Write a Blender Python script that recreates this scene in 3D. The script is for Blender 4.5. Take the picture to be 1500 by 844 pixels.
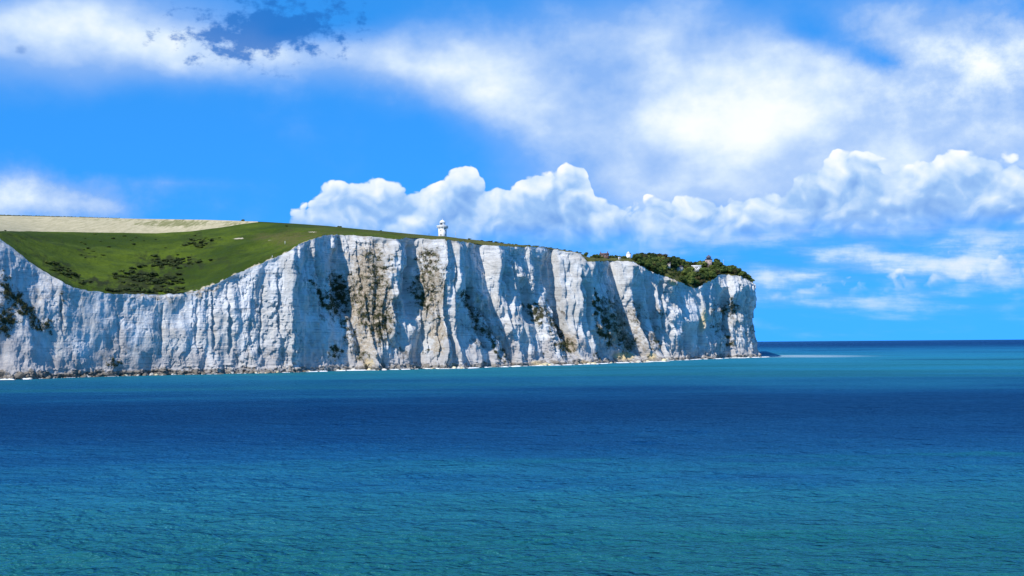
import bpy, math, random
import numpy as np
from mathutils import Matrix, Vector

# ------------------------------------------------------------------ scene
for o in list(bpy.data.objects):
    bpy.data.objects.remove(o)
sc = bpy.context.scene
col = sc.collection
random.seed(7)
rng = np.random.default_rng(7)

# ------------------------------------------------------------------ camera
F = 1700.0            # focal length in photo pixels (photo 1500 x 844)
CAMH = 19.0           # deck of a ferry
PITCH = math.atan(81.0 / F)
ROLL = math.atan(0.008)
_fw = np.array([0, math.cos(PITCH), math.sin(PITCH)])
_up0 = np.array([0, -math.sin(PITCH), math.cos(PITCH)])
_rt0 = np.array([1.0, 0, 0])
_rt = _rt0 * math.cos(ROLL) - _up0 * math.sin(ROLL)
_up = _up0 * math.cos(ROLL) + _rt0 * math.sin(ROLL)
cam_d = bpy.data.cameras.new('camera')
cam_d.sensor_width = 36.0
cam_d.lens = F / 1500.0 * 36.0
cam_d.clip_start = 1.0
cam_d.clip_end = 200000.0
cam = bpy.data.objects.new('camera', cam_d)
col.objects.link(cam)
cam.matrix_world = Matrix(((_rt[0], _up[0], -_fw[0], 0), (_rt[1], _up[1], -_fw[1], 0),
                           (_rt[2], _up[2], -_fw[2], CAMH), (0, 0, 0, 1)))
sc.camera = cam

def pix(px, py, Y):
    """photo pixel + distance along world Y -> world point(s)"""
    px, py, Y = np.broadcast_arrays(np.asarray(px, float), np.asarray(py, float), np.asarray(Y, float))
    d = _fw * F + (px - 750.0)[..., None] * _rt + (422.0 - py)[..., None] * _up
    p = d * (Y / d[..., 1])[..., None]
    p[..., 2] += CAMH
    return p

def proj(p):
    q = np.asarray(p, float) - np.array([0, 0, CAMH])
    w = q @ _fw
    return 750 + F * (q @ _rt) / w, 422 - F * (q @ _up) / w

# ------------------------------------------------------------------ light
SUN_EL = math.radians(50)
SUN_AZ = math.radians(217)     # clockwise from +Y: behind the camera and to its left
EXPO = 0.05
SUN_TO = Vector((math.sin(SUN_AZ) * math.cos(SUN_EL), math.cos(SUN_AZ) * math.cos(SUN_EL), math.sin(SUN_EL)))
sl = bpy.data.lights.new('sun', 'SUN')
sl.energy = 5.0
sl.angle = math.radians(0.5)
sl.color = (1.0, 0.95, 0.87)
sun = bpy.data.objects.new('sun', sl)
col.objects.link(sun)
sun.rotation_euler = SUN_TO.to_track_quat('Z', 'Y').to_euler()
sun.location = (-200, -200, 400)
sc.view_settings.view_transform = 'Standard'
sc.view_settings.look = 'None'
sc.view_settings.gamma = 1
sc.view_settings.exposure = EXPO
sc.view_settings.use_curve_mapping = False

# ------------------------------------------------------------------ node expression helper
class E:
    def __init__(self, nt, s): self.nt, self.s = nt, s
    def _m(self, op, *a, clamp=False):
        n = self.nt.nodes.new('ShaderNodeMath'); n.operation = op; n.use_clamp = clamp
        for i, v in enumerate((self,) + a):
            if isinstance(v, E): self.nt.links.new(v.s, n.inputs[i])
            else: n.inputs[i].default_value = float(v)
        return E(self.nt, n.outputs[0])
    def __add__(s, o): return s._m('ADD', o)
    __radd__ = __add__
    def __mul__(s, o): return s._m('MULTIPLY', o)
    __rmul__ = __mul__
    def __sub__(s, o): return s._m('SUBTRACT', o)
    def __rsub__(s, o): return (s * -1.0) + o
    def __truediv__(s, o): return s._m('DIVIDE', o)
    def __rtruediv__(s, o): return s._m('POWER', -1.0) * o
    def pow(s, o): return s._m('POWER', o)
    def max(s, o): return s._m('MAXIMUM', o)
    def min(s, o): return s._m('MINIMUM', o)
    def abs(s): return s._m('ABSOLUTE')
    def exp(s): return s._m('EXPONENT')
    def clamp(s): return s._m('ADD', 0.0, clamp=True)
    def step(s, a, b, lo=0.0, hi=1.0):
        n = s.nt.nodes.new('ShaderNodeMapRange'); n.interpolation_type = 'SMOOTHSTEP'
        s.nt.links.new(s.s, n.inputs[0])
        flip = a > b
        if flip: a, b, lo, hi = b, a, hi, lo
        for i, v in enumerate((a, b, lo, hi)): n.inputs[i + 1].default_value = v
        return E(s.nt, n.outputs[0])

def vec(nt, x, y, z=0.0):
    n = nt.nodes.new('ShaderNodeCombineXYZ')
    for i, v in enumerate((x, y, z)):
        if isinstance(v, E): nt.links.new(v.s, n.inputs[i])
        else: n.inputs[i].default_value = float(v)
    return n.outputs[0]

vec_ = vec
def sep(nt, s):
    n = nt.nodes.new('ShaderNodeSeparateXYZ'); nt.links.new(s, n.inputs[0])
    return [E(nt, o) for o in n.outputs]

def noise(nt, v, scale=1.0, detail=4.0, rough=0.5, dist=0.0, lac=2.0, flat=False):
    n = nt.nodes.new('ShaderNodeTexNoise')
    if flat: n.noise_dimensions = '2D'
    if v is not None: nt.links.new(v, n.inputs['Vector'])
    n.inputs['Scale'].default_value = scale
    n.inputs['Detail'].default_value = detail
    n.inputs['Roughness'].default_value = rough
    n.inputs['Lacunarity'].default_value = lac
    n.inputs['Distortion'].default_value = dist
    return E(nt, n.outputs[0])

def voro(nt, v, scale=1.0, detail=0.0, rough=0.5, smooth=None):
    n = nt.nodes.new('ShaderNodeTexVoronoi')
    n.feature = 'F1'; n.voronoi_dimensions = '2D'
    nt.links.new(v, n.inputs['Vector'])
    n.inputs['Scale'].default_value = scale
    n.inputs['Detail'].default_value = detail
    n.inputs['Roughness'].default_value = rough
    return E(nt, n.outputs['Distance'])

def mixc(nt, f, a, b, mode='MIX'):
    n = nt.nodes.new('ShaderNodeMix'); n.data_type = 'RGBA'; n.blend_type = mode
    if isinstance(f, E): nt.links.new(f.s, n.inputs[0])
    else: n.inputs[0].default_value = f
    for i, c in ((6, a), (7, b)):
        if isinstance(c, (tuple, list)): n.inputs[i].default_value = (*c[:3], 1)
        else: nt.links.new(c, n.inputs[i])
    return n.outputs[2]

def ramp(nt, f, stops, interp='LINEAR'):
    n = nt.nodes.new('ShaderNodeValToRGB'); n.color_ramp.interpolation = interp
    nt.links.new(f.s, n.inputs[0])
    el = n.color_ramp.elements
    while len(el) < len(stops): el.new(0.5)
    for e, (p, c) in zip(el, sorted(stops)):
        e.position = p
        e.color = (c, c, c, 1) if not isinstance(c, (tuple, list)) else (*c[:3], 1)
    return n.outputs[0]

# ------------------------------------------------------------------ sky
def build_world():
    w = bpy.data.worlds.new('World'); sc.world = w; w.use_nodes = True
    nt = w.node_tree; nt.nodes.clear()
    out = nt.nodes.new('ShaderNodeOutputWorld'); bg = nt.nodes.new('ShaderNodeBackground')
    nt.links.new(bg.outputs[0], out.inputs[0])
    K = 0.1
    bg.inputs[1].default_value = K
    sky = nt.nodes.new('ShaderNodeTexSky'); sky.sky_type = 'NISHITA'; sky.sun_disc = False
    sky.sun_elevation = SUN_EL; sky.sun_rotation = SUN_AZ
    sky.air_density = 1.0; sky.dust_density = 0.0; sky.ozone_density = 6.0
    hs = nt.nodes.new('ShaderNodeHueSaturation'); hs.inputs['Saturation'].default_value = 1.45
    nt.links.new(sky.outputs[0], hs.inputs['Color'])
    vec2 = vec_
    def vec(nt, x, y, sd):
        return vec_(nt, x + sd * 7.31, y + sd * 3.17)
    def noise(nt, v, s_, det, r): return globals()['noise'](nt, v, s_, min(det, 5.0), r, flat=True)
    tc = nt.nodes.new('ShaderNodeTexCoord')
    x, y, z = sep(nt, tc.outputs['Generated'])
    # the polarised deep blue of the photograph, even over the whole sky
    bw = nt.nodes.new('ShaderNodeRGBToBW'); nt.links.new(sky.outputs[0], bw.inputs[0])
    lum = E(nt, bw.outputs[0])._m('POWER', 0.35)
    cmb = nt.nodes.new('ShaderNodeCombineColor')
    for i_, k_ in enumerate((0.26, 2.15, 6.3)): nt.links.new((lum * k_).s, cmb.inputs[i_])
    blue = cmb.outputs[0]
    A = x._m('ARCTAN2', y) * F
    El = z._m('ARCSINE') * F
    def ae(px, py):
        d = pix(px, py, 1000.0) - np.array([0, 0, CAMH]); d /= np.linalg.norm(d)
        return math.atan2(d[0], d[1]) * F, math.asin(d[2]) * F
    AE = vec2(nt, A, El)
    def gauss(px, py, rx, ry, rot=0.0):
        a, e = ae(px, py)
        n = nt.nodes.new('ShaderNodeMapping'); n.vector_type = 'TEXTURE'
        n.inputs['Location'].default_value = (a, e, 0); n.inputs['Rotation'].default_value = (0, 0, math.radians(rot))
        n.inputs['Scale'].default_value = (rx * 2.2, ry * 2.2, 1)
        nt.links.new(AE, n.inputs['Vector'])
        g_ = nt.nodes.new('ShaderNodeTexGradient'); g_.gradient_type = 'QUADRATIC_SPHERE'
        nt.links.new(n.outputs[0], g_.inputs[0])
        return E(nt, g_.outputs['Fac'])
    def gsum(lst):
        t = None
        for *g, amp in lst:
            q = gauss(*g)
            t = q * (amp * 1.2) if t is None else q._m('MULTIPLY_ADD', amp * 1.2, t)
        return t
    # -- warp
    big = noise(nt, vec(nt, A / 230.0, El / 170.0, 3.0), 1.0, 6.0, 0.55)
    fine = noise(nt, vec(nt, A / 60.0, El / 50.0, 9.0), 1.0, 6.0, 0.62)
    # -- high soft sheets
    g = gsum([(60, 40, 190, 80, 8, 1.15), (235, 66, 170, 52, 4, 1.0), (430, 78, 160, 36, 0, .55), (600, 95, 220, 45, -6, 1.0), (760, 150, 130, 65, -20, .75), (910, 70, 170, 75, -8, .95),
              (1010, 180, 210, 110, -6, 1.3), (1150, 150, 190, 95, -12, .9), (1000, 270, 330, 55, 0, .7), (1330, 60, 150, 60, -18, .9), (1430, 90, 120, 75, -10, 1.5), (1480, 190, 170, 70, 0, .85),
              (1260, 260, 190, 60, 0, .5), (40, 292, 130, 38, 0, 1.25), (130, 300, 70, 22, 0, .5), (250, 268, 110, 10, 0, .3),
              (1300, 90, 80, 22, -24, -.9), (1190, 45, 70, 30, -25, -.5), (410, 44, 85, 34, 8, -.7)])
    far = noise(nt, vec(nt, A / 900.0, El / 260.0, 17.0), 1.0, 4.0, 0.5)
    outside = (A.abs()).step(800, 1100)._m('MAXIMUM', El.step(560, 800))
    g = g * (1.0 - outside) + (far.step(0.50, 0.70) * 0.9) * outside
    sh = noise(nt, vec(nt, A / 240.0 + 0.25, El / 135.0 - 0.35, 5.0), 1.0, 6.0, 0.5)
    d1 = g + (big - 0.5) * 0.75 + (fine - 0.5) * 0.16 + (sh - 0.5) * 0.35
    d1 = d1 + (fine - 0.5) * (gauss(1440, 90, 150, 100, 0) * 2.4 + gauss(80, 290, 200, 60, 0) * 1.4 + gauss(1000, 120, 260, 120, 0) * 0.2)
    a1 = d1.step(0.05, 1.25)
    # brightness of sheets: thin and shaded parts lilac-blue, thick parts white
    b1 = ((d1 - 0.9) * 0.55 + (sh - 0.5) * 1.1 + (big - 0.5) * 1.2 + (fine - 0.5) * 0.2 + 0.13).clamp()
    c1 = ramp(nt, b1, [(0.0, (0.26, 0.47, 0.90)), (0.35, (0.45, 0.63, 0.95)), (0.62, (0.68, 0.82, 0.98)), (0.85, (0.90, 0.97, 1.0)), (1.0, (0.98, 1.0, 1.02))])
    # -- cumulus with crisp tops
    def cumulus(tops, base, bw, seed, sc_=1.0, soft=6.0, amp=34.0, floor=-400.0):
        pts = [ae(*t) for t in tops]
        a0, a1_ = pts[0][0], pts[-1][0]
        emin, emax = min(p[1] for p in pts) - 1, max(p[1] for p in pts) + 1
        t = (A - a0) / (a1_ - a0)
        h = E(nt, ramp(nt, t.clamp(), [((p[0] - a0) / (a1_ - a0), (p[1] - emin) / (emax - emin)) for p in pts], 'EASE'))
        H = h * (emax - emin) + emin
        wx = noise(nt, vec(nt, A / (70 * sc_) , El / (70 * sc_), seed), 1.0, 3.0, 0.5) - 0.5
        def field(da, de):
            va = vec(nt, (A + da) / (66 * sc_) + wx * 1.0, (El + de) / (56 * sc_) - wx * 0.8, seed)
            v = voro(nt, va, 1.0, 2.0, 0.5)
            n = noise(nt, vec(nt, (A + da) / (60 * sc_), (El + de) / (50 * sc_), seed + 3), 1.0, 7.0, 0.5)
            return (0.55 - v) * 1.0 + (n - 0.5) * 0.9
        f0 = field(0.0, 0.0); f1 = field(-10.0 * sc_, 14.0 * sc_)
        edge = H - El + f0 * amp
        al = edge.step(0.0, soft)
        if base is not None:
            be = ae(750, base)[1]
            al = al * (El + (big - 0.5) * 70.0 + f0 * 12.0).step(be - bw, be + bw)
        # lit from the upper left: slope of the billows + height below the top
        br = (0.66 + (f0 - f1) * 0.52 - (H - El) / 190.0 + (fine - 0.5) * 0.25).clamp()
        cc = ramp(nt, br, [(0.0, (0.20, 0.40, 0.82)), (0.3, (0.34, 0.56, 0.92)), (0.6, (0.66, 0.81, 0.99)), (0.85, (0.95, 0.99, 1.02)), (1.0, (1.04, 1.05, 1.05))])
        return al, cc
    aB, cB = cumulus([(-500, 360), (200, 350), (405, 350), (424, 300), (480, 262), (540, 252), (575, 262), (620, 262), (690, 238),
                      (712, 262), (745, 262), (790, 246), (855, 240), (874, 290), (930, 296), (1000, 288), (1080, 276), (1140, 272), (1190, 226), (1260, 224),
                      (1310, 236), (1370, 222), (1430, 226), (1500, 236), (1800, 250)], 352, 30, 21.0)
    # -- low streaky clouds over the sea
    st = noise(nt, vec(nt, A / 190.0, El / 34.0 + A / 900.0, 33.0), 1.0, 7.0, 0.55)
    e380 = ae(1200, 395)[1]
    band = ((El - e380) / 74.0); band = (band * band * -1.0).exp()
    sidef = A.step(150, 420)
    a3 = (st + band * 0.30 - 0.30).step(0.24, 0.66) * band * (sidef * 0.75 + 0.2)
    c3 = ramp(nt, (st * 1.3 + (fine - 0.5) * 0.9 - 0.15).clamp(), [(0.25, (0.16, 0.40, 0.88)), (0.5, (0.30, 0.55, 0.95)), (0.75, (0.72, 0.85, 1.0)), (1, (1, 1, 1))])
    # second, lower and thinner cumulus row over the sea
    aC, cC = cumulus([(1000, 560), (1080, 470), (1150, 410), (1200, 408), (1270, 415), (1330, 395), (1380, 385), (1440, 378), (1500, 372), (1800, 372)], 425, 16, 47.0, 0.6, 18.0, 46.0)
    # a torn dark shred of cloud in front of the blue gap
    q = gauss(392, 42, 125, 48, 6)
    shr = noise(nt, vec(nt, A / 34.0, El / 22.0, 29.0), 1.0, 5.0, 0.6)
    dk = q * 1.7 + (shr - 0.5) * 2.6 + 0.05
    a4 = dk.step(0.50, 1.15) * q.step(0.03, 0.2) * 0.85
    q2 = gauss(30, 75, 14, 10, 0)
    a4 = a4._m('MAXIMUM', (q2 * 1.3 + (fine - 0.5) * 2.4).step(0.5, 1.1) * q2.step(0.02, 0.3) * 0.4)
    def scale(c): return mixc(nt, 1.0, c, (1 / K, 1 / K, 1 / K), 'MULTIPLY')
    up = El.step(-2.0, 8.0)
    c = mixc(nt, a1 * 0.97 * up, blue, scale(c1))
    c = mixc(nt, a3 * 0.8 * up, c, scale(c3))
    c = mixc(nt, aC * 0.5 * up, c, scale(cC))
    c = mixc(nt, aB * 0.96 * up, c, scale(cB))
    c = mixc(nt, a4, c, (0.22, 1.75, 5.9))
    nt.links.new(c, bg.inputs[0])
    w.cycles.sampling_method = 'NONE'
build_world()

# ------------------------------------------------------------------ numpy noise
_perm = rng.permutation(4096)
_gr = rng.normal(size=(4096, 2)); _gr /= np.linalg.norm(_gr, axis=1)[:, None]
def perlin(x, y, seed=0):
    x = np.asarray(x, float) + seed * 17.31; y = np.asarray(y, float) + seed * 9.77
    xi = np.floor(x).astype(np.int64); yi = np.floor(y).astype(np.int64)
    xf, yf = x - xi, y - yi
    def g(ix, iy, dx, dy):
        h = _perm[(_perm[(ix) & 4095] + iy * 7 + seed * 131) & 4095]
        v = _gr[h]
        return v[..., 0] * dx + v[..., 1] * dy
    u = xf * xf * xf * (xf * (xf * 6 - 15) + 10); v = yf * yf * yf * (yf * (yf * 6 - 15) + 10)
    a = g(xi, yi, xf, yf); b = g(xi + 1, yi, xf - 1, yf); c = g(xi, yi + 1, xf, yf - 1); d = g(xi + 1, yi + 1, xf - 1, yf - 1)
    return ((a * (1 - u) + b * u) * (1 - v) + (c * (1 - u) + d * u) * v) * 1.5
def fbm(x, y, oct=4, seed=0, gain=0.5):
    t, a = 0, 1.0
    for i in range(oct):
        t = t + a * perlin(x, y, seed + i); x, y, a = x * 2.03, y * 2.03, a * gain
    return t
def ridged(x, y, oct=3, seed=0):
    t, a = 0, 1.0
    for i in range(oct):
        t = t + a * (1 - 2 * np.abs(perlin(x, y, seed + i))); x, y, a = x * 2.1, y * 2.1, a * 0.5
    return t
def sstep(x, a, b):
    t = np.clip((x - a) / (b - a), 0, 1); return t * t * (3 - 2 * t)

# ------------------------------------------------------------------ object helpers
def mesh_np(name, V, Fc, mats, parent=None, smooth=False, attrs=None, fmat=None):
    V = np.asarray(V, np.float32).reshape(-1, 3); Fc = np.asarray(Fc, np.int32)
    me = bpy.data.meshes.new(name)
    k = Fc.shape[1]
    me.vertices.add(len(V)); me.vertices.foreach_set('co', V.ravel())
    me.loops.add(Fc.size); me.loops.foreach_set('vertex_index', Fc.ravel())
    me.polygons.add(len(Fc)); me.polygons.foreach_set('loop_start', np.arange(0, Fc.size, k, dtype=np.int32))
    if smooth: me.polygons.foreach_set('use_smooth', np.ones(len(Fc), bool))
    for m in (mats if isinstance(mats, (list, tuple)) else [mats]): me.materials.append(m)
    if fmat is not None: me.polygons.foreach_set('material_index', np.asarray(fmat, np.int32))
    for an, av in (attrs or {}).items():
        at = me.attributes.new(an, 'FLOAT', 'POINT'); at.data.foreach_set('value', np.asarray(av, np.float32).ravel())
    me.update(calc_edges=True); me.validate()
    o = bpy.data.objects.new(name, me); col.objects.link(o)
    if parent: o.parent = parent
    return o
def tag(o, label=None, cat=None, group=None, kind=None):
    for k, v in (('label', label), ('category', cat), ('group', group), ('kind', kind)):
        if v: o[k] = v
    return o
def empty(name, loc, rz=0.0):
    o = bpy.data.objects.new(name, None); col.objects.link(o); o.location = loc; o.rotation_euler = (0, 0, rz); return o
def gridfaces(nr, nc, mask=None):
    i = np.arange(nr * nc).reshape(nr, nc)
    q = np.stack([i[:-1, :-1], i[1:, :-1], i[1:, 1:], i[:-1, 1:]], -1).reshape(-1, 4)
    return q
def newmat(name):
    m = bpy.data.materials.new(name); m.use_nodes = True
    nt = m.node_tree; b = nt.nodes['Principled BSDF']
    return m, nt, b
def attr(nt, name):
    n = nt.nodes.new('ShaderNodeAttribute'); n.attribute_name = name; return E(nt, n.outputs['Fac'])
def objco(nt):
    n = nt.nodes.new('ShaderNodeTexCoord'); return n.outputs['Object']
def bump(nt, b, h, dist, strength=1.0):
    n = nt.nodes.new('ShaderNodeBump'); n.inputs['Distance'].default_value = dist; n.inputs['Strength'].default_value = strength
    nt.links.new(h.s, n.inputs['Height']); nt.links.new(n.outputs[0], b.inputs['Normal'])

# ------------------------------------------------------------------ materials
def plain(name, c, rough=0.8, var=0.12, sc_=0.6):
    m, nt, b = newmat(name)
    n = noise(nt, objco(nt), sc_, 5, 0.6)
    nt.links.new(mixc(nt, n.step(0.3, 0.7), tuple(v * (1 - var) for v in c), tuple(min(1, v * (1 + var)) for v in c)), b.inputs['Base Color'])
    b.inputs['Roughness'].default_value = rough
    return m

def mat_chalk():
    m, nt, b = newmat('chalk'); co = objco(nt); x, y, z = sep(nt, co)
    veg_shade, brown, ochre, foot = attr(nt, 'veg_shade'), attr(nt, 'brown'), attr(nt, 'ochre'), attr(nt, 'foot')
    n1 = noise(nt, co, 0.045, 6, 0.6)
    streak = noise(nt, vec(nt, x * 0.22, y * 0.22, z * 0.02), 1.0, 6, 0.65)
    fine = noise(nt, co, 0.7, 5, 0.65)
    c = mixc(nt, n1.step(0.36, 0.62), (0.50, 0.485, 0.455), (0.655, 0.655, 0.645))
    n0 = noise(nt, vec(nt, x * 0.02, y * 0.02, z * 0.035), 1.0, 5, 0.65)
    c = mixc(nt, n0.step(0.52, 0.68) * 0.55, c, (0.46, 0.42, 0.365))
    grime_shade = attr(nt, 'grime_shade')
    c = mixc(nt, streak.step(0.50, 0.74) * 0.5, c, (0.40, 0.38, 0.35))
    c = mixc(nt, (grime_shade + (n1 - 0.5) * 1.1 + (streak - 0.5) * 1.2).step(0.15, 1.1) * 0.75, c, (0.345, 0.315, 0.30))
    # flint courses: thin dark broken lines in level beds
    warp = noise(nt, vec(nt, x * 0.02, y * 0.02, z * 0.02), 1.0, 2, 0.5)
    bed = noise(nt, vec(nt, x * 0.004, y * 0.004, z * 0.75 + warp * 2.0), 1.0, 3, 0.6)
    brk = noise(nt, vec(nt, x * 0.12, y * 0.12, z * 0.3), 1.0, 4, 0.6)
    line = (bed - 0.5).abs().step(0.048, 0.0) * brk.step(0.42, 0.60)
    c = mixc(nt, line * 0.65, c, (0.20, 0.195, 0.20))
    bn = noise(nt, vec(nt, x * 0.3, y * 0.3, z * 0.55), 1.0, 6, 0.68)
    dn = noise(nt, vec(nt, x * 0.16 + z * 0.09, y * 0.16, z * 0.11), 1.0, 6, 0.74)
    dirt = attr(nt, 'dirt')
    c = mixc(nt, (dn + (dirt - 0.5) * 0.30).step(0.52, 0.68) * dirt.step(0.0, 0.4) * 0.8, c, (0.17, 0.145, 0.12))
    c = mixc(nt, (brown + (bn - 0.5) * 1.6).step(0.25, 0.85) * brown.step(0.0, 0.25), c, mixc(nt, fine.step(0.35, 0.65), (0.29, 0.225, 0.155), (0.50, 0.435, 0.345)))
    c = mixc(nt, (ochre + (fine - 0.5) * 0.9).step(0.3, 0.9) * 0.85, c, (0.58, 0.44, 0.21))
    # damp, weedy foot of the cliff
    fz = (foot + (fine - 0.5) * 0.9 + (streak - 0.5) * 0.9)
    c = mixc(nt, fz.step(0.40, 0.90) * 0.9, c, (0.17, 0.145, 0.115))
    sp = noise(nt, vec(nt, x * 0.42, y * 0.42, z * 0.8), 1.0, 6, 0.7)
    c = mixc(nt, (veg_shade + (bn - 0.5) * 1.4).step(0.25, 0.95) * veg_shade.step(0.03, 0.3) * 0.8, c, (0.21, 0.175, 0.135))
    vm = (veg_shade + (sp - 0.5) * 2.8).step(0.50, 0.80) * veg_shade.step(0.05, 0.25)  # plants, with shadow of the recesses painted in alongside
    c = mixc(nt, vm, c, mixc(nt, fine.step(0.4, 0.62), (0.050, 0.046, 0.028), (0.120, 0.118, 0.050)))
    nt.links.new(c, b.inputs['Base Color'])
    b.inputs['Roughness'].default_value = 0.95
    b.inputs['Specular IOR Level'].default_value = 0.1
    h = fine * 0.5 + noise(nt, vec(nt, x * 0.9, y * 0.9, z * 0.35), 1.0, 6, 0.7) + bed * 0.25
    bump(nt, b, h, 0.9, 0.6)
    return m

def mat_grass():
    m, nt, b = newmat('down_grass'); co = objco(nt); x, y, z = sep(nt, co)
    n1 = noise(nt, co, 0.012, 6, 0.6); n2 = noise(nt, co, 0.09, 6, 0.65); n3 = noise(nt, co, 0.6, 5, 0.7)
    tr = noise(nt, vec(nt, x * 0.03, y * 0.006, z * 0.3), 1.0, 5, 0.6)
    dry = attr(nt, 'dry')
    c = mixc(nt, n1.step(0.36, 0.64), (0.034, 0.060, 0.005), (0.090, 0.130, 0.009))
    c = mixc(nt, n2.step(0.45, 0.72) * 0.6, c, (0.032, 0.056, 0.012))
    c = mixc(nt, (dry + (n2 - 0.5) * 0.9 + (tr - 0.5) * 0.7).step(0.35, 0.95) * 0.75, c, (0.125, 0.105, 0.036))
    c = mixc(nt, n3.step(0.46, 0.72) * 0.6, c, (0.018, 0.030, 0.006))
    sb_ = attr(nt, 'scrubby')
    c = mixc(nt, (sb_ + (n3 - 0.5) * 1.0 + (n2 - 0.5) * 1.0).step(0.12, 0.80) * 0.92, c, (0.026, 0.032, 0.010))
    sc_ = attr(nt, 'rim')
    c = mixc(nt, (sc_ + (n3 - 0.5) * 1.2).step(0.45, 0.8), c, (0.50, 0.43, 0.31))
    nt.links.new(c, b.inputs['Base Color']); b.inputs['Roughness'].default_value = 0.95; b.inputs['Specular IOR Level'].default_value = 0.1
    bump(nt, b, n2 * 1.2 + n3, 1.0, 0.9)
    return m

def mat_field():
    m, nt, b = newmat('ripe_field'); co = objco(nt); x, y, z = sep(nt, co)
    n1 = noise(nt, vec(nt, x * 0.016, y * 0.016, 0), 1.0, 6, 0.6); n3 = noise(nt, vec(nt, x * 0.25, y * 0.05, 0), 1.0, 6, 0.75)
    pt = attr(nt, 'dry')
    c = mixc(nt, n3.step(0.35, 0.7), (0.50, 0.43, 0.27), (0.34, 0.30, 0.17))
    c = mixc(nt, (pt + (n3 - 0.5) * 1.7 + (n1 - 0.5) * 0.5).step(0.45, 0.8) * 0.8, c, (0.16, 0.165, 0.055))
    nt.links.new(c, b.inputs['Base Color']); b.inputs['Roughness'].default_value = 0.95; b.inputs['Specular IOR Level'].default_value = 0.1
    bump(nt, b, n3, 0.8, 0.6)
    return m

def mat_leaf(name, a, c2, sc_=0.5):
    m, nt, b = newmat(name)
    n = noise(nt, objco(nt), sc_, 4, 0.6)
    oi = nt.nodes.new('ShaderNodeObjectInfo'); r = E(nt, oi.outputs['Random'])
    c = mixc(nt, (n * 0.9 + (r - 0.5) * 0.7).step(0.2, 0.75), a, c2)
    nt.links.new(c, b.inputs['Base Color']); b.inputs['Roughness'].default_value = 0.8; b.inputs['Specular IOR Level'].default_value = 0.2
    return m

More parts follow.
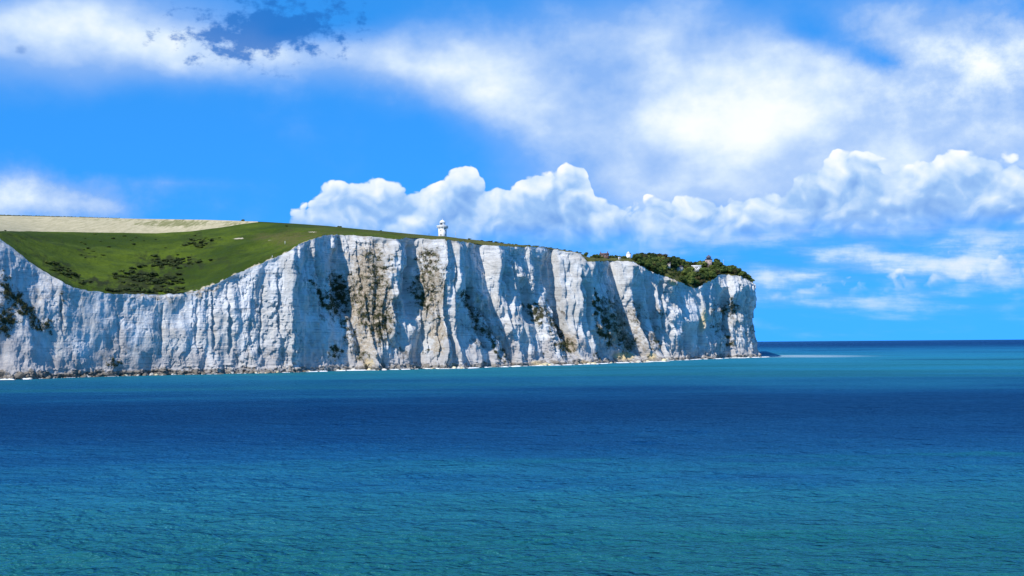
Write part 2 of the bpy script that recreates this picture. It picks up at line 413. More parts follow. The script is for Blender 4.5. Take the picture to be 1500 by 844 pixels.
def mat_sea():
    m, nt, b = newmat('sea_water'); co = objco(nt); x, y, z = sep(nt, co)
    # chalk-milk shallows along the shore; dark band is cloud shadow painted in
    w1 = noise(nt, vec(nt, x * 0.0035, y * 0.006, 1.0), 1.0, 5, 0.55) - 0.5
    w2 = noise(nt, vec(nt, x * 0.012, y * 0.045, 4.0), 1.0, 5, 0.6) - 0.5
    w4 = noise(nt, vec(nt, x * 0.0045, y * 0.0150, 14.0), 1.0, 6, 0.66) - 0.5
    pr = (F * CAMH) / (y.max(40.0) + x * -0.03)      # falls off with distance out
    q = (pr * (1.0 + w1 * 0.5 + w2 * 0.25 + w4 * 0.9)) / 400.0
    navy, deep, mid, teal, green = (0.002, 0.020, 0.085), (0.003, 0.030, 0.088), (0.008, 0.085, 0.185), (0.014, 0.125, 0.185), (0.012, 0.115, 0.125)  # deep holds the painted cloud-shadow tone of the mid-sea band
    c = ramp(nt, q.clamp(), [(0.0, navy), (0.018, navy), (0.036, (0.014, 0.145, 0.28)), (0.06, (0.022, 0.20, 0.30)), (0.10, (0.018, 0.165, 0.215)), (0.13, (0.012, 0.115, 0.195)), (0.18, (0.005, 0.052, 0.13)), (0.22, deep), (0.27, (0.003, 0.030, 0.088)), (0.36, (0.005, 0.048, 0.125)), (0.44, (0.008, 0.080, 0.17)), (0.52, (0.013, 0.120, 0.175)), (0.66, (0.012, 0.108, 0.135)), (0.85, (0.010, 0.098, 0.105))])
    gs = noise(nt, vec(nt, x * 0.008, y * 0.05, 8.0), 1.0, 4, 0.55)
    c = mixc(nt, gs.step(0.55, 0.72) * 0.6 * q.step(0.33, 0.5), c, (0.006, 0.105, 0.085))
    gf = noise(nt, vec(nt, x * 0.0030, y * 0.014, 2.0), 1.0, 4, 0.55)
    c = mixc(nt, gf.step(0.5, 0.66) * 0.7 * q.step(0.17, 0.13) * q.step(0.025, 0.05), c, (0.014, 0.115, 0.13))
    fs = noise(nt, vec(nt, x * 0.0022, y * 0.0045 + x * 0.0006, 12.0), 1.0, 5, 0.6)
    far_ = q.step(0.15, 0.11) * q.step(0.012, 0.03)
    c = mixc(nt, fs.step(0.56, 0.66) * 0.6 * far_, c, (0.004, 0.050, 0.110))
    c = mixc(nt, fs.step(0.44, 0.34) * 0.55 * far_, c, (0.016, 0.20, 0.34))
    # chalky plume drifting off the headland
    X0, Y0 = 318.0, 1470.0
    px_ = (x - X0 - 40.0) / 95.0; py_ = (y - Y0) / 150.0
    plume = ((px_ * px_ + py_ * py_) * -1.0).exp()
    c = mixc(nt, (plume + w2 * 0.6 + w4 * 0.6).step(0.25, 1.0) * 0.8, c, (0.36, 0.50, 0.56))
    milk = attr(nt, 'milk')
    c = mixc(nt, (milk + w2 * 0.8).step(0.25, 1.0) * 0.75, c, (0.10, 0.27, 0.30))
    r1 = noise(nt, vec(nt, x * 0.60, y * 1.05, 0), 1.0, 3, 0.58)
    r2 = noise(nt, vec(nt, x * 0.055, y * 0.11, 6), 1.0, 5, 0.64)
    bn = nt.nodes.new('ShaderNodeBump'); bn.inputs['Distance'].default_value = 1.0; bn.inputs['Strength'].default_value = 1.0
    nt.links.new((r1 * 0.95 + r2 * 6.0).s, bn.inputs['Height'])
    nt.nodes.remove(b)
    df = nt.nodes.new('ShaderNodeBsdfDiffuse'); nt.links.new(c, df.inputs['Color']); nt.links.new(bn.outputs[0], df.inputs['Normal'])
    gl = nt.nodes.new('ShaderNodeBsdfGlossy'); gl.inputs['Color'].default_value = (0.20, 0.62, 0.95, 1); gl.inputs['Roughness'].default_value = 0.30
    nt.links.new(bn.outputs[0], gl.inputs['Normal'])
    fn = nt.nodes.new('ShaderNodeFresnel'); fn.inputs['IOR'].default_value = 1.33; nt.links.new(bn.outputs[0], fn.inputs['Normal'])
    mx = nt.nodes.new('ShaderNodeMixShader'); nt.links.new((E(nt, fn.outputs[0]) * 0.5).s, mx.inputs[0])
    nt.links.new(df.outputs[0], mx.inputs[1]); nt.links.new(gl.outputs[0], mx.inputs[2])
    nt.links.new(mx.outputs[0], nt.nodes['Material Output'].inputs['Surface'])
    return m

M = dict(
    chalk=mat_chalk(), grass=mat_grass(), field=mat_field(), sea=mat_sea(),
    leaf_a=mat_leaf('tree_leaves_dark', (0.024, 0.044, 0.010), (0.075, 0.110, 0.022)),
    leaf_b=mat_leaf('tree_leaves_mid', (0.050, 0.078, 0.014), (0.120, 0.150, 0.030)),
    leaf_c=mat_leaf('tree_leaves_russet', (0.050, 0.046, 0.016), (0.105, 0.088, 0.030)),
    scrub=mat_leaf('scrub_leaves', (0.020, 0.034, 0.009), (0.058, 0.080, 0.020)),
    tuft=mat_leaf('ledge_plants', (0.050, 0.056, 0.020), (0.135, 0.140, 0.045), 0.08),
    bark=plain('bark', (0.10, 0.08, 0.06)),
    white=plain('white_paint', (0.82, 0.82, 0.80), 0.6, 0.04),
    cream=plain('cream_render', (0.62, 0.54, 0.45)),
    pink=plain('rose_render', (0.40, 0.30, 0.27)),
    brick=plain('red_brick', (0.17, 0.10, 0.08)),
    tile=plain('clay_tile', (0.13, 0.075, 0.06)),
    slate=plain('slate', (0.085, 0.095, 0.13)),
    lead=plain('pale_lead', (0.70, 0.71, 0.72), 0.5, 0.05),
    dark=plain('dark_glass', (0.015, 0.018, 0.022), 0.15),
    metal=plain('grey_metal', (0.55, 0.57, 0.60), 0.5),
    rock=plain('fallen_chalk', (0.56, 0.52, 0.44), 0.95, 0.25, 0.35),
    rock_y=plain('fallen_chalk_stained', (0.62, 0.53, 0.33), 0.95, 0.25, 0.35),
    rock_d=plain('weedy_rock', (0.16, 0.14, 0.11), 0.95, 0.4, 0.35),
    cloth=plain('dark_cloth', (0.03, 0.03, 0.04)),
    foam=plain('foam', (0.86, 0.90, 0.91), 0.7, 0.04),
)

# ------------------------------------------------------------------ cliff
EDGE = np.array([(-260, 300), (-150, 318), (-60, 335), (0, 350), (30, 373), (64, 397), (100, 418), (130, 427), (160, 430), (200, 431), (262, 431), (290, 425), (320, 415), (345, 402),
    (375, 390), (410, 375), (434, 362), (438, 357), (470, 347), (480, 344), (500, 344), (540, 347), (578, 350), (606, 349), (650, 351), (700, 357.5), (731, 361),
    (760, 362), (785, 362), (800, 363), (820, 366.5), (850, 372), (860, 383), (893, 382), (926, 383.5), (940, 391), (960, 400), (983, 409), (1000, 414), (1012, 421),
    (1020, 423), (1030, 416), (1042, 412), (1050, 404), (1066, 402), (1085, 405), (1095, 411), (1104, 416), (1200, 440)], float)
def y_edge(u): return np.interp(u, EDGE[:, 0], EDGE[:, 1])

# feature lines: u_base, u_mid, u_top, plan slope dy/dx of the face that follows, set-back of the top
SH = 2.2
FEAT = [
    (-260, -260, -260, .8, 7), (-60, -60, -60, .85, 8), (18, 12, 6, 1.35, 12), (62, 58, 54, .85, 12), (92, 90, 90, 1.10, 7), (150, 150, 150, .95, 6), (215, 214, 212, .8, 7), (232, 230, 228, .62, 9),
    (300, 300, 300, .15, 12), (318, 315, 313, 2.0, 12), (330, 330, 329, .1, 11), (336, 335, 334, 2.1, 11), (349, 351, 350, .30, 12), (376, 371, 378, .9, 13), (384, 378, 384, .25, 13),
    (409, 409, 407, 1.7, 14), (414, 414, 412, .05, 14), (432, 429, 426, 2.2, 12), (462, 455, 450, 1.2, 16), (474, 468, 462, 2.2, 16), (524, 508, 499, -.10, 22), (548, 532, 520, .25, 26), (566, 573, 577, 2.3, 17), (578, 583, 588, .9, 15), (590, 588, 592, SH, 15), (604, 608, 606, .1, 24), (634, 648, 650, -.3, 15),
    (647, 655, 654, SH, 13), (660, 661, 660, .3, 14), (668, 670, 669, SH, 15), (712, 694, 682, .3, 19), (720, 700, 688, SH, 17), (742, 716, 700, .05, 20), (756, 735, 730, SH, 11),
    (772, 752, 745, .6, 12), (780, 765, 752, SH, 13), (796, 782, 768, .2, 15), (806, 790, 774, SH, 15), (836, 816, 806, .0, 22), (850, 826, 816, .9, 15), (854, 836, 828, .1, 14), (866, 856, 848, SH + .6, 12), (872, 866, 860, .5, 13),
    (880, 874, 872, SH + 1.2, 14), (922, 902, 892, .1, 27), (934, 918, 906, .8, 15), (938, 921, 910, .1, 15), (946, 929, 924, SH + 1.2, 14), (956, 941, 938, .4, 17), (958, 944, 941, SH + 1.0, 17), (966, 954, 952, .2, 20), (976, 966, 962, 1.9, 16), (982, 972, 967, .3, 16), (988, 983, 978, 2.4, 16), (1020, 1024, 1020, .4, 14), (1028, 1031, 1026, 2.3, 12),
    (1060, 1064, 1064, .0, 16), (1072, 1070, 1072, .8, 14), (1080, 1079, 1080, .1, 14), (1088, 1084, 1085, 2.0, 13), (1096, 1091, 1092, .3, 12), (1102, 1096, 1096, 2.4, 12), (1117, 1107, 1103, 0, 10)]
FEAT = [(f[0], f[1], f[2], f[3] - .3 if (f[3] < .5 and f[0] > 590) else (f[3] + .12 if f[0] < 150 else f[3]), f[4]) for f in FEAT]
k = np.array([(f[0] - 750) / F for f in FEAT]); Yb = [0.0] * len(FEAT); i0 = 2
SL = [f[3] for f in FEAT]
def solve(mult):
    Yb[i0] = 690.0
    for i in range(i0, len(FEAT) - 1):
        s = SL[i] * (mult if SL[i] > 1.5 else 1)
        Yb[i + 1] = Yb[i] * (1 - s * k[i]) / (1 - s * k[i + 1])
    for i in range(i0, 0, -1):
        s = SL[i - 1]; Yb[i - 1] = Yb[i] * (1 - s * k[i]) / (1 - s * k[i - 1])
    return Yb[-1]
lo, hi = 0.3, 1.35
for _ in range(40):
    mdl = (lo + hi) / 2
    if solve(mdl) < 1400: lo = mdl
    else: hi = mdl
print('slope multiplier', mdl, 'Y', [int(v) for v in Yb])
ub = np.array([f[0] for f in FEAT], float); um = np.array([f[1] for f in FEAT], float); ut = np.array([f[2] for f in FEAT], float)
Yb = np.array(Yb); Yt = Yb + np.array([f[4] for f in FEAT], float)
# hidden return round the headland
ub = np.append(ub, [1103, 1060, 960]); um = np.append(um, [1096, 1055, 960]); ut = np.append(ut, [1090, 1050, 960])
Yb = np.append(Yb, [1440, 1540, 1700]); Yt = np.append(Yt, [1445, 1540, 1700])
Xb = (ub - 750) / F * Yb
seglen = np.hypot(np.diff(Xb), np.diff(Yb)); segpx = np.abs(np.diff(ub)) + 0.5 * np.abs(np.diff(ut))
NCOLS = []
cpar = []
for i in range(len(ub) - 1):
    n = int(max(3, segpx[i] * 0.95, seglen[i] / 0.75)) if i < len(ub) - 4 else 12
    if i == 0: n = 60
    cpar += list(i + np.arange(n) / n)
cpar.append(len(ub) - 1); cpar = np.array(cpar)
idx = np.arange(len(ub))
NC = len(cpar); NR = 300
v = np.linspace(0, 1, NR)[:, None] ** 0.95            # 0 top, 1 base
def smooth1(a, n):                                    # soften creases a little
    kk = np.hanning(n + 2)[1:-1]; kk /= kk.sum(); p = np.pad(a, n // 2, mode='edge'); return np.convolve(p, kk, 'valid')[:len(a)]
I = lambda a: np.interp(cpar, idx, a)
uB, uM, uT, YB, YT = I(ub), I(um), I(ut), smooth1(I(Yb), 9), smooth1(I(Yt), 15)
S = np.concatenate([[0], np.cumsum(np.hypot(np.diff((uB - 750) / F * YB), np.diff(YB)))])
# quadratic through base / mid / top
U = uT[None] * (1 - v) * (1 - 2 * v) + uM[None] * 4 * v * (1 - v) + uB[None] * v * (2 * v - 1)
Sg = np.broadcast_to(S[None], U.shape)
Yg = YB[None] + (YT - YB)[None] * (1 - v) ** 1.25
jag = 1.1 * fbm(S / 4.0, S * 0, 4, 3) + 1.2 * fbm(S / 17.0, S * 0, 3, 8)
ye = y_edge(uT) + jag * np.where(uT > 440, 1.15, 1.0) * np.where(S > 0, 1, 1)
pb = pix(uB, 540, YB); pb[:, 2] = -0.6
bpx, bpy_ = proj(pb)
PY = ye[None] + (bpy_ - ye)[None] * v
P = pix(U, PY, Yg)
Z = P[..., 2]
# talus cones / debris aprons : u0, vtop, width px, metres out
def bump_out():
    d = np.zeros_like(U)
    for (u0t, u0b, vt, w, amp) in [(497, 528, .35, 22, 10), (612, 592, .55, 20, 9), (704, 728, .45, 20, 10), (700, 690, .66, 14, 6), (790, 812, .5, 26, 9), (838, 838, .55, 16, 10), (876, 912, .22, 20, 13), (925, 945, .45, 26, 10),
                              (1024, 1034, .4, 9, 6), (1066, 1072, .5, 12, 6), (786, 786, .93, 16, 7), (914, 914, .90, 18, 9), (955, 955, .90, 12, 6), (400, 400, .93, 60, 3), (665, 665, .92, 12, 5), (855, 855, .93, 14, 6), (640, 628, .5, 14, 7), (590, 574, .45, 12, 6), (20, 45, .3, 34, 7), (540, 545, .4, 18, 5)]:
        c = u0t + (u0b - u0t) * v
        t = np.clip((v - vt) / (1 - vt), 0, 1)
        ww = w * (0.35 + 0.65 * t)
        q = np.abs(U - c) / ww
        d += amp * t ** 0.8 * np.clip(1.25 - q, 0, 1) ** 1.1
    return d
flat = 1 - 0.72 * sstep(-U, -310, -260)
pleat = 1 - 0.55 * sstep(-U, -435, -425)               # the left wall is smoother
zz = Z
wv = 3.0 * fbm(Sg / 40, zz / 50, 2, 40)
D = bump_out() * (1 + 0.25 * fbm(Sg / 5, zz / 9, 3, 30))
m1 = np.clip(0.5 + 1.3 * fbm(Sg / 55, zz / 70, 2, 41), 0.12, 1.3)
m2 = np.clip(0.45 + 1.5 * fbm(Sg / 30, zz / 45, 2, 44), 0.08, 1.3)
D = D + 3.2 * fbm(Sg / 34 + wv * .05, zz / 95, 2, 46) * flat
D = D + 2.3 * ridged(Sg / 19 + wv * .10, zz / 110, 2, 1) * flat * m1
D = D - 1.5 * ridged(Sg / 8.5 + wv * .12, zz / 48, 2, 5) * flat * m2 * pleat
D = D + 1.5 * fbm(Sg / 10, zz / 22, 4, 11) * (0.22 + 0.63 * flat)
D = D + 0.55 * fbm(Sg / 2.4, zz / 5.5, 3, 19) * (0.4 + 0.7 * m2) * (.3 + .7 * flat)
bedw = 0.6 * perlin(Sg / 60, zz / 60, 23)
D = D + (0.26 * perlin(Sg / 22, zz / 1.7 + bedw, 25) + 0.16 * perlin(Sg / 14, zz / 0.9 + bedw, 26)) * (0.5 + 0.6 * m1) * (flat - .12)
ur = sstep(U, 440, 600)
m3 = np.clip(0.55 + 1.4 * fbm(U / 60, zz / 60, 2, 48), 0.1, 1.4)
D = D + ur * (2.1 * ridged(U / 15 + 0.35 * fbm(U / 30, zz / 28, 2, 52), zz / 75, 2, 53) * m3 - 1.15 * ridged(U / 6.5 + 0.4 * fbm(U / 20, zz / 20, 2, 57), zz / 40, 2, 59) * m3)
pk = fbm(Sg / 5.5, zz / 11, 3, 33)
D = D - 1.5 * sstep(pk, .18, .24) * flat * m1 - 0.8 * sstep(fbm(Sg / 3.2, zz / 4.5, 2, 37), .22, .27) * m2 * (.25 + .75 * flat)   # broken-out pockets
D = D + ur * 5.0 * fbm(U / 36, zz / 36, 3, 77) + (1 - ur) * 2.2 * fbm(U / 40, zz / 30, 3, 78)
# deep clefts between the buttresses: u_top, u_base, v_top, v_base, half width px, depth m
for (ga, gb, v0, v1, gw_, gd) in [(88, 93, .15, .55, 2, 2.5), (172, 176, .2, .8, 2, 1.5), (238, 236, .1, .7, 2, 2), (287, 290, .1, .8, 2, 2), (313, 317, .05, .9, 2.5, 4), (334, 339, .05, .85, 3, 5), (368, 362, .3, .8, 3, 2.5), (388, 376, .2, .9, 2, 2.5), (409, 411, .1, .7, 2, 3.5), (440, 446, .15, .6, 3, 4), (462, 480, .1, .6, 4, 6), (487, 503, .1, .6, 7, 11), (500, 523, .3, .95, 3, 6), (517, 545, .05, .75, 2.5, 4),
                                  (586, 577, .0, .9, 3, 5), (602, 598, .05, .62, 6, 11), (612, 618, .3, .8, 4, 4), (625, 630, .5, .95, 3, 5), (654, 660, .05, .95, 3, 6), (664, 676, .1, .9, 3, 6), (680, 716, .2, .95, 5, 9), (690, 742, .35, .97, 4, 6), (712, 706, .0, .5, 2, 2.5), (740, 748, .05, .6, 3, 5), (755, 762, .02, .5, 3, 7), (768, 782, .25, .65, 8, 12), (783, 796, .0, .6, 4, 7), (797, 832, .15, .92, 6, 10), (812, 840, .5, .95, 5, 7),
                                  (826, 836, .05, .8, 2, 3), (838, 846, .05, .9, 2, 3.5), (852, 868, .1, .9, 3, 8), (862, 884, .2, .97, 5, 13), (880, 896, .05, .6, 4, 6), (893, 912, .3, .9, 4, 6), (906, 930, .1, .95, 3, 5), (925, 943, .05, .7, 4, 8), (934, 950, .3, .95, 4, 6), (944, 958, .05, .6, 3, 6), (955, 968, .3, .95, 4, 6), (968, 974, .1, .8, 2.5, 5), (980, 986, .05, .9, 3, 6), (1000, 1003, .1, .7, 2, 3.5), (1020, 1032, .35, .97, 4, 8), (1036, 1040, .1, .8, 3, 4), (1048, 1047, .25, .75, 4, 7), (1062, 1068, .15, .9, 6, 13), (1080, 1086, .1, .9, 3, 6), (1091, 1099, .1, .9, 2.5, 5), (1098, 1108, .2, .9, 2.5, 4)]:
    gc = ga + (gb - ga) * np.clip((v - v0) / (v1 - v0), -.2, 1.2) + 2.2 * fbm(v * 9 + ga, v * 0, 3, 79)
    vv = np.clip((v - v0) / (v1 - v0), 0, 1)
    D = D - gd * np.clip(4 * vv * (1 - vv), 0, 1) ** .5 * np.exp(-np.abs((U - gc) / (gw_ * (.7 + .6 * vv))) ** 1.6)
# rough wave-cut foot
foot = sstep(6.0 - zz + 2.5 * fbm(Sg / 7, zz / 5, 3, 50), -1, 4)
D = D + foot * (1.5 + 1.6 * fbm(Sg / 3, zz / 2, 3, 55))
D = D * (0.25 + 0.75 * sstep(v, 0.0, 0.04))
D0 = np.array([0.62, -0.785, 0.0])
P = P + D[..., None] * D0
# overhanging grit: a little vertical jitter
P[..., 2] += 0.35 * fbm(Sg / 2.0, zz / 2.0, 2, 60) * sstep(v, 0.01, 0.05) * (1 - sstep(v, .97, 1))
PXg, PYg = proj(P)

def blobs(lst, X=None, Y=None, warp=False):
    X = PXg if X is None else X; Y = PYg if Y is None else Y
    m = np.zeros_like(X)
    if warp:
        wn = fbm(X / 16, Y / 16, 4, 61); wn2 = fbm(X / 16, Y / 16, 4, 64)
        X = X + 9 * wn; Y = Y + 11 * wn2
    for (x, y, rx, ry, rot, a) in lst:
        c, s = math.cos(math.radians(rot)), math.sin(math.radians(rot))
        dx, dy = X - x, Y - y
        q = ((dx * c + dy * s) / rx) ** 2 + ((dy * c - dx * s) / ry) ** 2
        m = np.maximum(m, a * np.exp(-(q ** 1.3)))
    return m
VEG_SHADE = blobs([(5, 430, 12, 40, 0, .55), (30, 445, 9, 56, -42, .95), (8, 470, 22, 18, -30, .9), (56, 478, 18, 9, 10, .85), (90, 445, 3, 30, 0, .45), (165, 532, 14, 8, 0, .6), (230, 538, 8, 4, 0, .55),
             (475, 438, 9, 44, -38, .85), (497, 432, 16, 32, -12, 1.05), (508, 478, 8, 26, -20, .75), (493, 518, 16, 8, 0, .75), (530, 520, 6, 36, -28, .6), (525, 440, 16, 45, -14, .65), (548, 400, 28, 50, 0, .66), (556, 465, 26, 44, 0, .72), (548, 430, 24, 70, -8, .6), (538, 472, 9, 28, -20, .75),
             (628, 390, 22, 28, 0, .78), (632, 425, 18, 30, 0, .6), (620, 440, 18, 12, 12, .9), (602, 425, 11, 14, 0, .8), (636, 460, 14, 10, 30, .55), (625, 517, 10, 5, 0, .6), (588, 515, 7, 5, 0, .5),
             (684, 447, 10, 30, -25, .7), (705, 480, 10, 36, -33, .78), (728, 510, 10, 24, -38, .7), (784, 457, 16, 19, 0, .95), (765, 450, 14, 8, 30, .5), (806, 470, 8, 34, -16, .65), (830, 508, 18, 12, 22, .9), (802, 518, 5, 7, 0, .6), (818, 480, 6, 24, -16, .7),
             (877, 450, 5, 34, -10, .85), (886, 485, 8, 30, -16, .9), (894, 462, 9, 34, -26, .62), (912, 492, 8, 34, -30, .7), (928, 500, 12, 16, -35, .55), (912, 508, 10, 10, 0, .7), (934, 460, 12, 26, -10, .5), (956, 500, 9, 12, 0, .6), (966, 458, 10, 10, 0, .5), (875, 522, 8, 6, 0, .5),
             (1070, 452, 12, 18, 0, .8), (1068, 498, 9, 12, 0, .8), (1050, 462, 4, 26, 0, .45), (1044, 480, 8, 8, 0, .5), (1106, 470, 6, 30, 0, .45), (1098, 500, 6, 16, 0, .35)], warp=True)
VEG_SHADE = 1.12 * VEG_SHADE * np.clip(0.78 + 0.75 * fbm(PXg / 7, PYg / 7, 3, 68), .15, 1.05)  # plant patches; the darkest also paint in shadow of the recesses
BROWN = blobs([(543, 435, 40, 95, -5, .95), (570, 400, 12, 50, 0, .6), (535, 505, 34, 30, 0, .7), (630, 420, 26, 66, 0, .8), (642, 490, 12, 40, 0, .8), (665, 400, 4, 40, 0, .6), (700, 440, 6, 14, 0, .6), (905, 480, 18, 44, -28, 1.0), (930, 500, 20, 30, -20, .6), (880, 400, 8, 16, 0, .4),
               (835, 505, 24, 20, 20, .8), (985, 415, 10, 8, 30, .8), (1080, 470, 14, 40, 0, .4), (100, 440, 40, 30, 0, .4), (300, 425, 40, 6, -15, .7), (230, 434, 60, 4, 0, .7), (400, 520, 50, 24, 0, .35), (60, 440, 40, 30, -20, .35), (160, 510, 60, 25, 0, .3), (255, 500, 40, 40, 0, .25), (790, 430, 20, 60, 0, .3)], warp=True)
DIRT = blobs([(480, 450, 40, 70, -20, .6), (545, 440, 45, 90, 0, .75), (630, 430, 26, 80, 0, .7), (705, 480, 40, 55, -30, .75), (760, 440, 40, 60, 0, .45), (810, 470, 30, 60, -15, .7), (900, 470, 40, 60, -25, .8), (945, 480, 50, 50, -10, .75), (1010, 470, 40, 60, 0, .35), (1060, 470, 26, 60, 0, .7), (1100, 480, 22, 60, 0, .6), (590, 520, 60, 25, 0, .5), (30, 450, 60, 50, -30, .6), (180, 520, 120, 25, 0, .45), (380, 470, 60, 50, 0, .25)], warp=True)
OCHRE = blobs([(1030, 470, 8, 24, 10, .8), (540, 532, 12, 10, 0, .7), (985, 415, 8, 5, 30, .8), (786, 533, 12, 6, 0, .9), (914, 522, 20, 8, 0, 1), (955, 522, 10, 8, 0, .8), (855, 532, 14, 5, 0, .8), (700, 440, 4, 8, 0, .5), (665, 535, 10, 5, 0, .7), (648, 500, 6, 30, 0, .35)])
foot = foot * np.where(PXg < 300, 1.0, 0.75)
grime_shade = sstep(30 - P[..., 2] + 16 * fbm(Sg / 22, P[..., 2] / 30, 3, 58), 0, 26) * (0.75 + .25 * (PXg < 300)) + 0.38 * sstep(-PXg, -190, -40) + .12  # low stains; the left-wall term paints in its dim grazing light
cliff = mesh_np('cliff', P, gridfaces(NR, NC), M['chalk'], smooth=False, attrs=dict(veg_shade=VEG_SHADE, brown=BROWN, ochre=OCHRE, foot=foot, grime_shade=grime_shade, dirt=DIRT))
tag(cliff, kind='structure')

# ------------------------------------------------------------------ land behind the cliff edge
RIDGE = np.array([(-260, 312), (-100, 314), (0, 316), (100, 318), (200, 320.5), (300, 322), (375, 324.5), (430, 327.5), (480, 331), (520, 335), (560, 338.5), (600, 342.5), (650, 347), (700, 352),
                  (740, 357), (785, 361), (815, 364.5), (850, 371), (862, 377), (900, 377.5), (930, 379), (960, 380), (1000, 385), (1020, 387), (1050, 390), (1070, 393), (1088, 400), (1104, 414), (1200, 440)], float)
FB = np.array([(-260, 332), (0, 338.5), (140, 340.5), (230, 341.5), (280, 339), (320, 334), (350, 329), (380, 325.4)], float)
DEP = np.array([(-260, 330), (0, 360), (230, 330), (330, 280), (430, 210), (500, 150), (600, 105), (700, 80), (785, 50), (850, 50), (900, 90), (1020, 120), (1090, 60), (1200, 40)], float)
sel = np.arange(0, np.searchsorted(cpar, len(ub) - 4 + 0.999), 2)
top = P[0, sel]; tu = uT[sel]
tpx, tpy = proj(top)
tY = top[:, 1]
rid = np.minimum(np.interp(tu, RIDGE[:, 0], RIDGE[:, 1]), tpy - 0.5)
fbn = np.where(tu < 376, np.interp(tu, FB[:, 0], FB[:, 1]), rid + 0.02 * (tpy - rid))
fbn = np.clip(fbn, rid + 0.02 * (tpy - rid), tpy - 0.3); fbn = np.minimum(fbn, smooth1(tpy, 45) - .2); rid = np.minimum(rid, fbn - .15)
gY = lambda x: 0.78 * x + 0.22 * x * x
dep = np.interp(tu, DEP[:, 0], DEP[:, 1])
Ys = smooth1(np.maximum.accumulate(tY), 61)
Yrid = np.maximum(Ys + dep, tY + 20)
N1, N2, N3 = 90, 26, 40
t1 = np.linspace(0, 1, N1)[:, None]
tpS, tYS = smooth1(tpy, 45), smooth1(tY, 45)
dk_ = np.exp(-t1 * 30)
rows_py = [tpS + (fbn - tpS) * t1 + (tpy - tpS) * dk_]
f1 = 0.62
rows_Y = [tYS + (Yrid - tYS) * gY(t1 * (tpS - fbn) / (tpS - rid)) + (tY - tYS) * dk_]
t2 = np.linspace(0, 1, N2 + 1)[1:, None]
rows_py.append(fbn + (rid - fbn) * t2)
rows_Y.append(tYS + (Yrid - tYS) * gY((tpS - rows_py[1]) / (tpS - rid)))
py_all = np.concatenate(rows_py); Y_all = np.concatenate(rows_Y)
G = pix(np.broadcast_to(tu, py_all.shape) + 0.0, py_all, Y_all)
G[0] = top + np.array([0, 0.05, 0.02])
G[1:3, :, 2] += 0.12
# beyond the skyline the down rolls gently away
last = G[-1]; t3 = np.linspace(0, 1, N3 + 1)[1:, None]
back = np.zeros((N3, len(sel), 3))
dirv = last / np.linalg.norm(last[:, :2], axis=1)[:, None]
L = 700.0
back[..., 0] = last[:, 0] + dirv[:, 0] * L * t3 ** 2; back[..., 1] = last[:, 1] + dirv[:, 1] * L * t3 ** 2
slope_end = (G[-1, :, 2] - G[-3, :, 2]) / np.maximum(1e-3, np.hypot(*(G[-1, :, :2] - G[-3, :, :2]).T))
se = np.clip(smooth1(slope_end, 41), 0, .15)
rr = L * t3 ** 2
back[..., 2] = last[:, 2] + se * rr * np.exp(-rr / 40.0) * 0.0 - 30 * (t3 ** 2) - rr * 0.004
G = np.concatenate([G, back])
w = np.zeros(G.shape[:2]); w[4:N1 + N2 - 2] = 1; w[N1 - 22:] *= np.clip(1 - np.arange(len(w) - N1 + 22) / 18, .12, 1)[:, None]
nz = 2.2 * fbm(G[..., 0] / 55, G[..., 1] / 55, 2, 72) + 1.1 * fbm(G[..., 0] / 26, G[..., 1] / 26, 4, 70) + 0.35 * fbm(G[..., 0] / 6, G[..., 1] / 6, 3, 75)
amp = np.clip((Yrid - tY) / 200, 0.2, 1)
G[..., 2] += nz * w * amp
gpx, gpy = proj(G)
dry = sstep(gpx, 300, 480) * 0.55 + sstep(gpx, 560, 700) * 0.3 + blobs([(330, 350, 90, 10, 4, .3), (400, 350, 60, 10, 0, .4)], gpx, gpy)
dry = dry * (1 - blobs([(300, 400, 60, 30, -20, .7)], gpx, gpy))
fdry = blobs([(260, 328, 80, 8, 0, .75), (340, 327, 60, 6, 0, .6), (170, 322, 60, 4, 0, .5), (60, 331, 70, 5, 0, .15)], gpx, gpy)
scrubby = blobs([(250, 385, 58, 8, 3, .8), (215, 409, 60, 12, -5, .85), (213, 427, 70, 8, 0, 1.0), (140, 415, 40, 8, 12, .8), (330, 380, 40, 14, -28, .35), (292, 355, 30, 11, 8, .55), (130, 372, 20, 9, 0, .5), (95, 398, 42, 10, 25, .55), (60, 380, 30, 8, 38, .5), (60, 350, 60, 6, 0, .35), (20, 346, 30, 8, 0, .4)], gpx, gpy, warp=True)
rimv = np.zeros_like(gpx); rimv[:2] = 1.0; rimv[2:4] = 0.6
rimw = (sstep(gpx, 262, 285) * (1 - sstep(gpx, 500, 640)) * 0.8 + 0.45 * (gpx > 640)) * np.clip(.75 + 1.1 * fbm(gpx / 9, gpx * 0, 3, 88), 0, 1.2)
rim = np.maximum(rimv * rimw, blobs([(350, 349.5, 10, .9, -3, 1.2), (458, 340, 8, .9, 0, 1.0), (395, 352, 5, .7, 0, .8)], gpx, gpy))
nr, nc = G.shape[:2]
fq = gridfaces(nr, nc)
fr = (np.arange(len(fq)) // (nc - 1)); fc = np.arange(len(fq)) % (nc - 1)
isf = (fr >= N1 - 1) & (fr < N1 + N2 + 4) & (tu[fc] < 377)
def sub(name, m, mats, attrs):
    q = fq[m]; used, inv = np.unique(q, return_inverse=True)
    o = mesh_np(name, G.reshape(-1, 3)[used], inv.reshape(-1, 4), mats, smooth=True, attrs={k_: a.ravel()[used] for k_, a in attrs.items()})
    return tag(o, kind='structure')
sub('grass_hill', ~isf, M['grass'], dict(dry=dry, rim=rim, scrubby=scrubby))
sub('ripe_field', isf, M['field'], dict(dry=fdry))

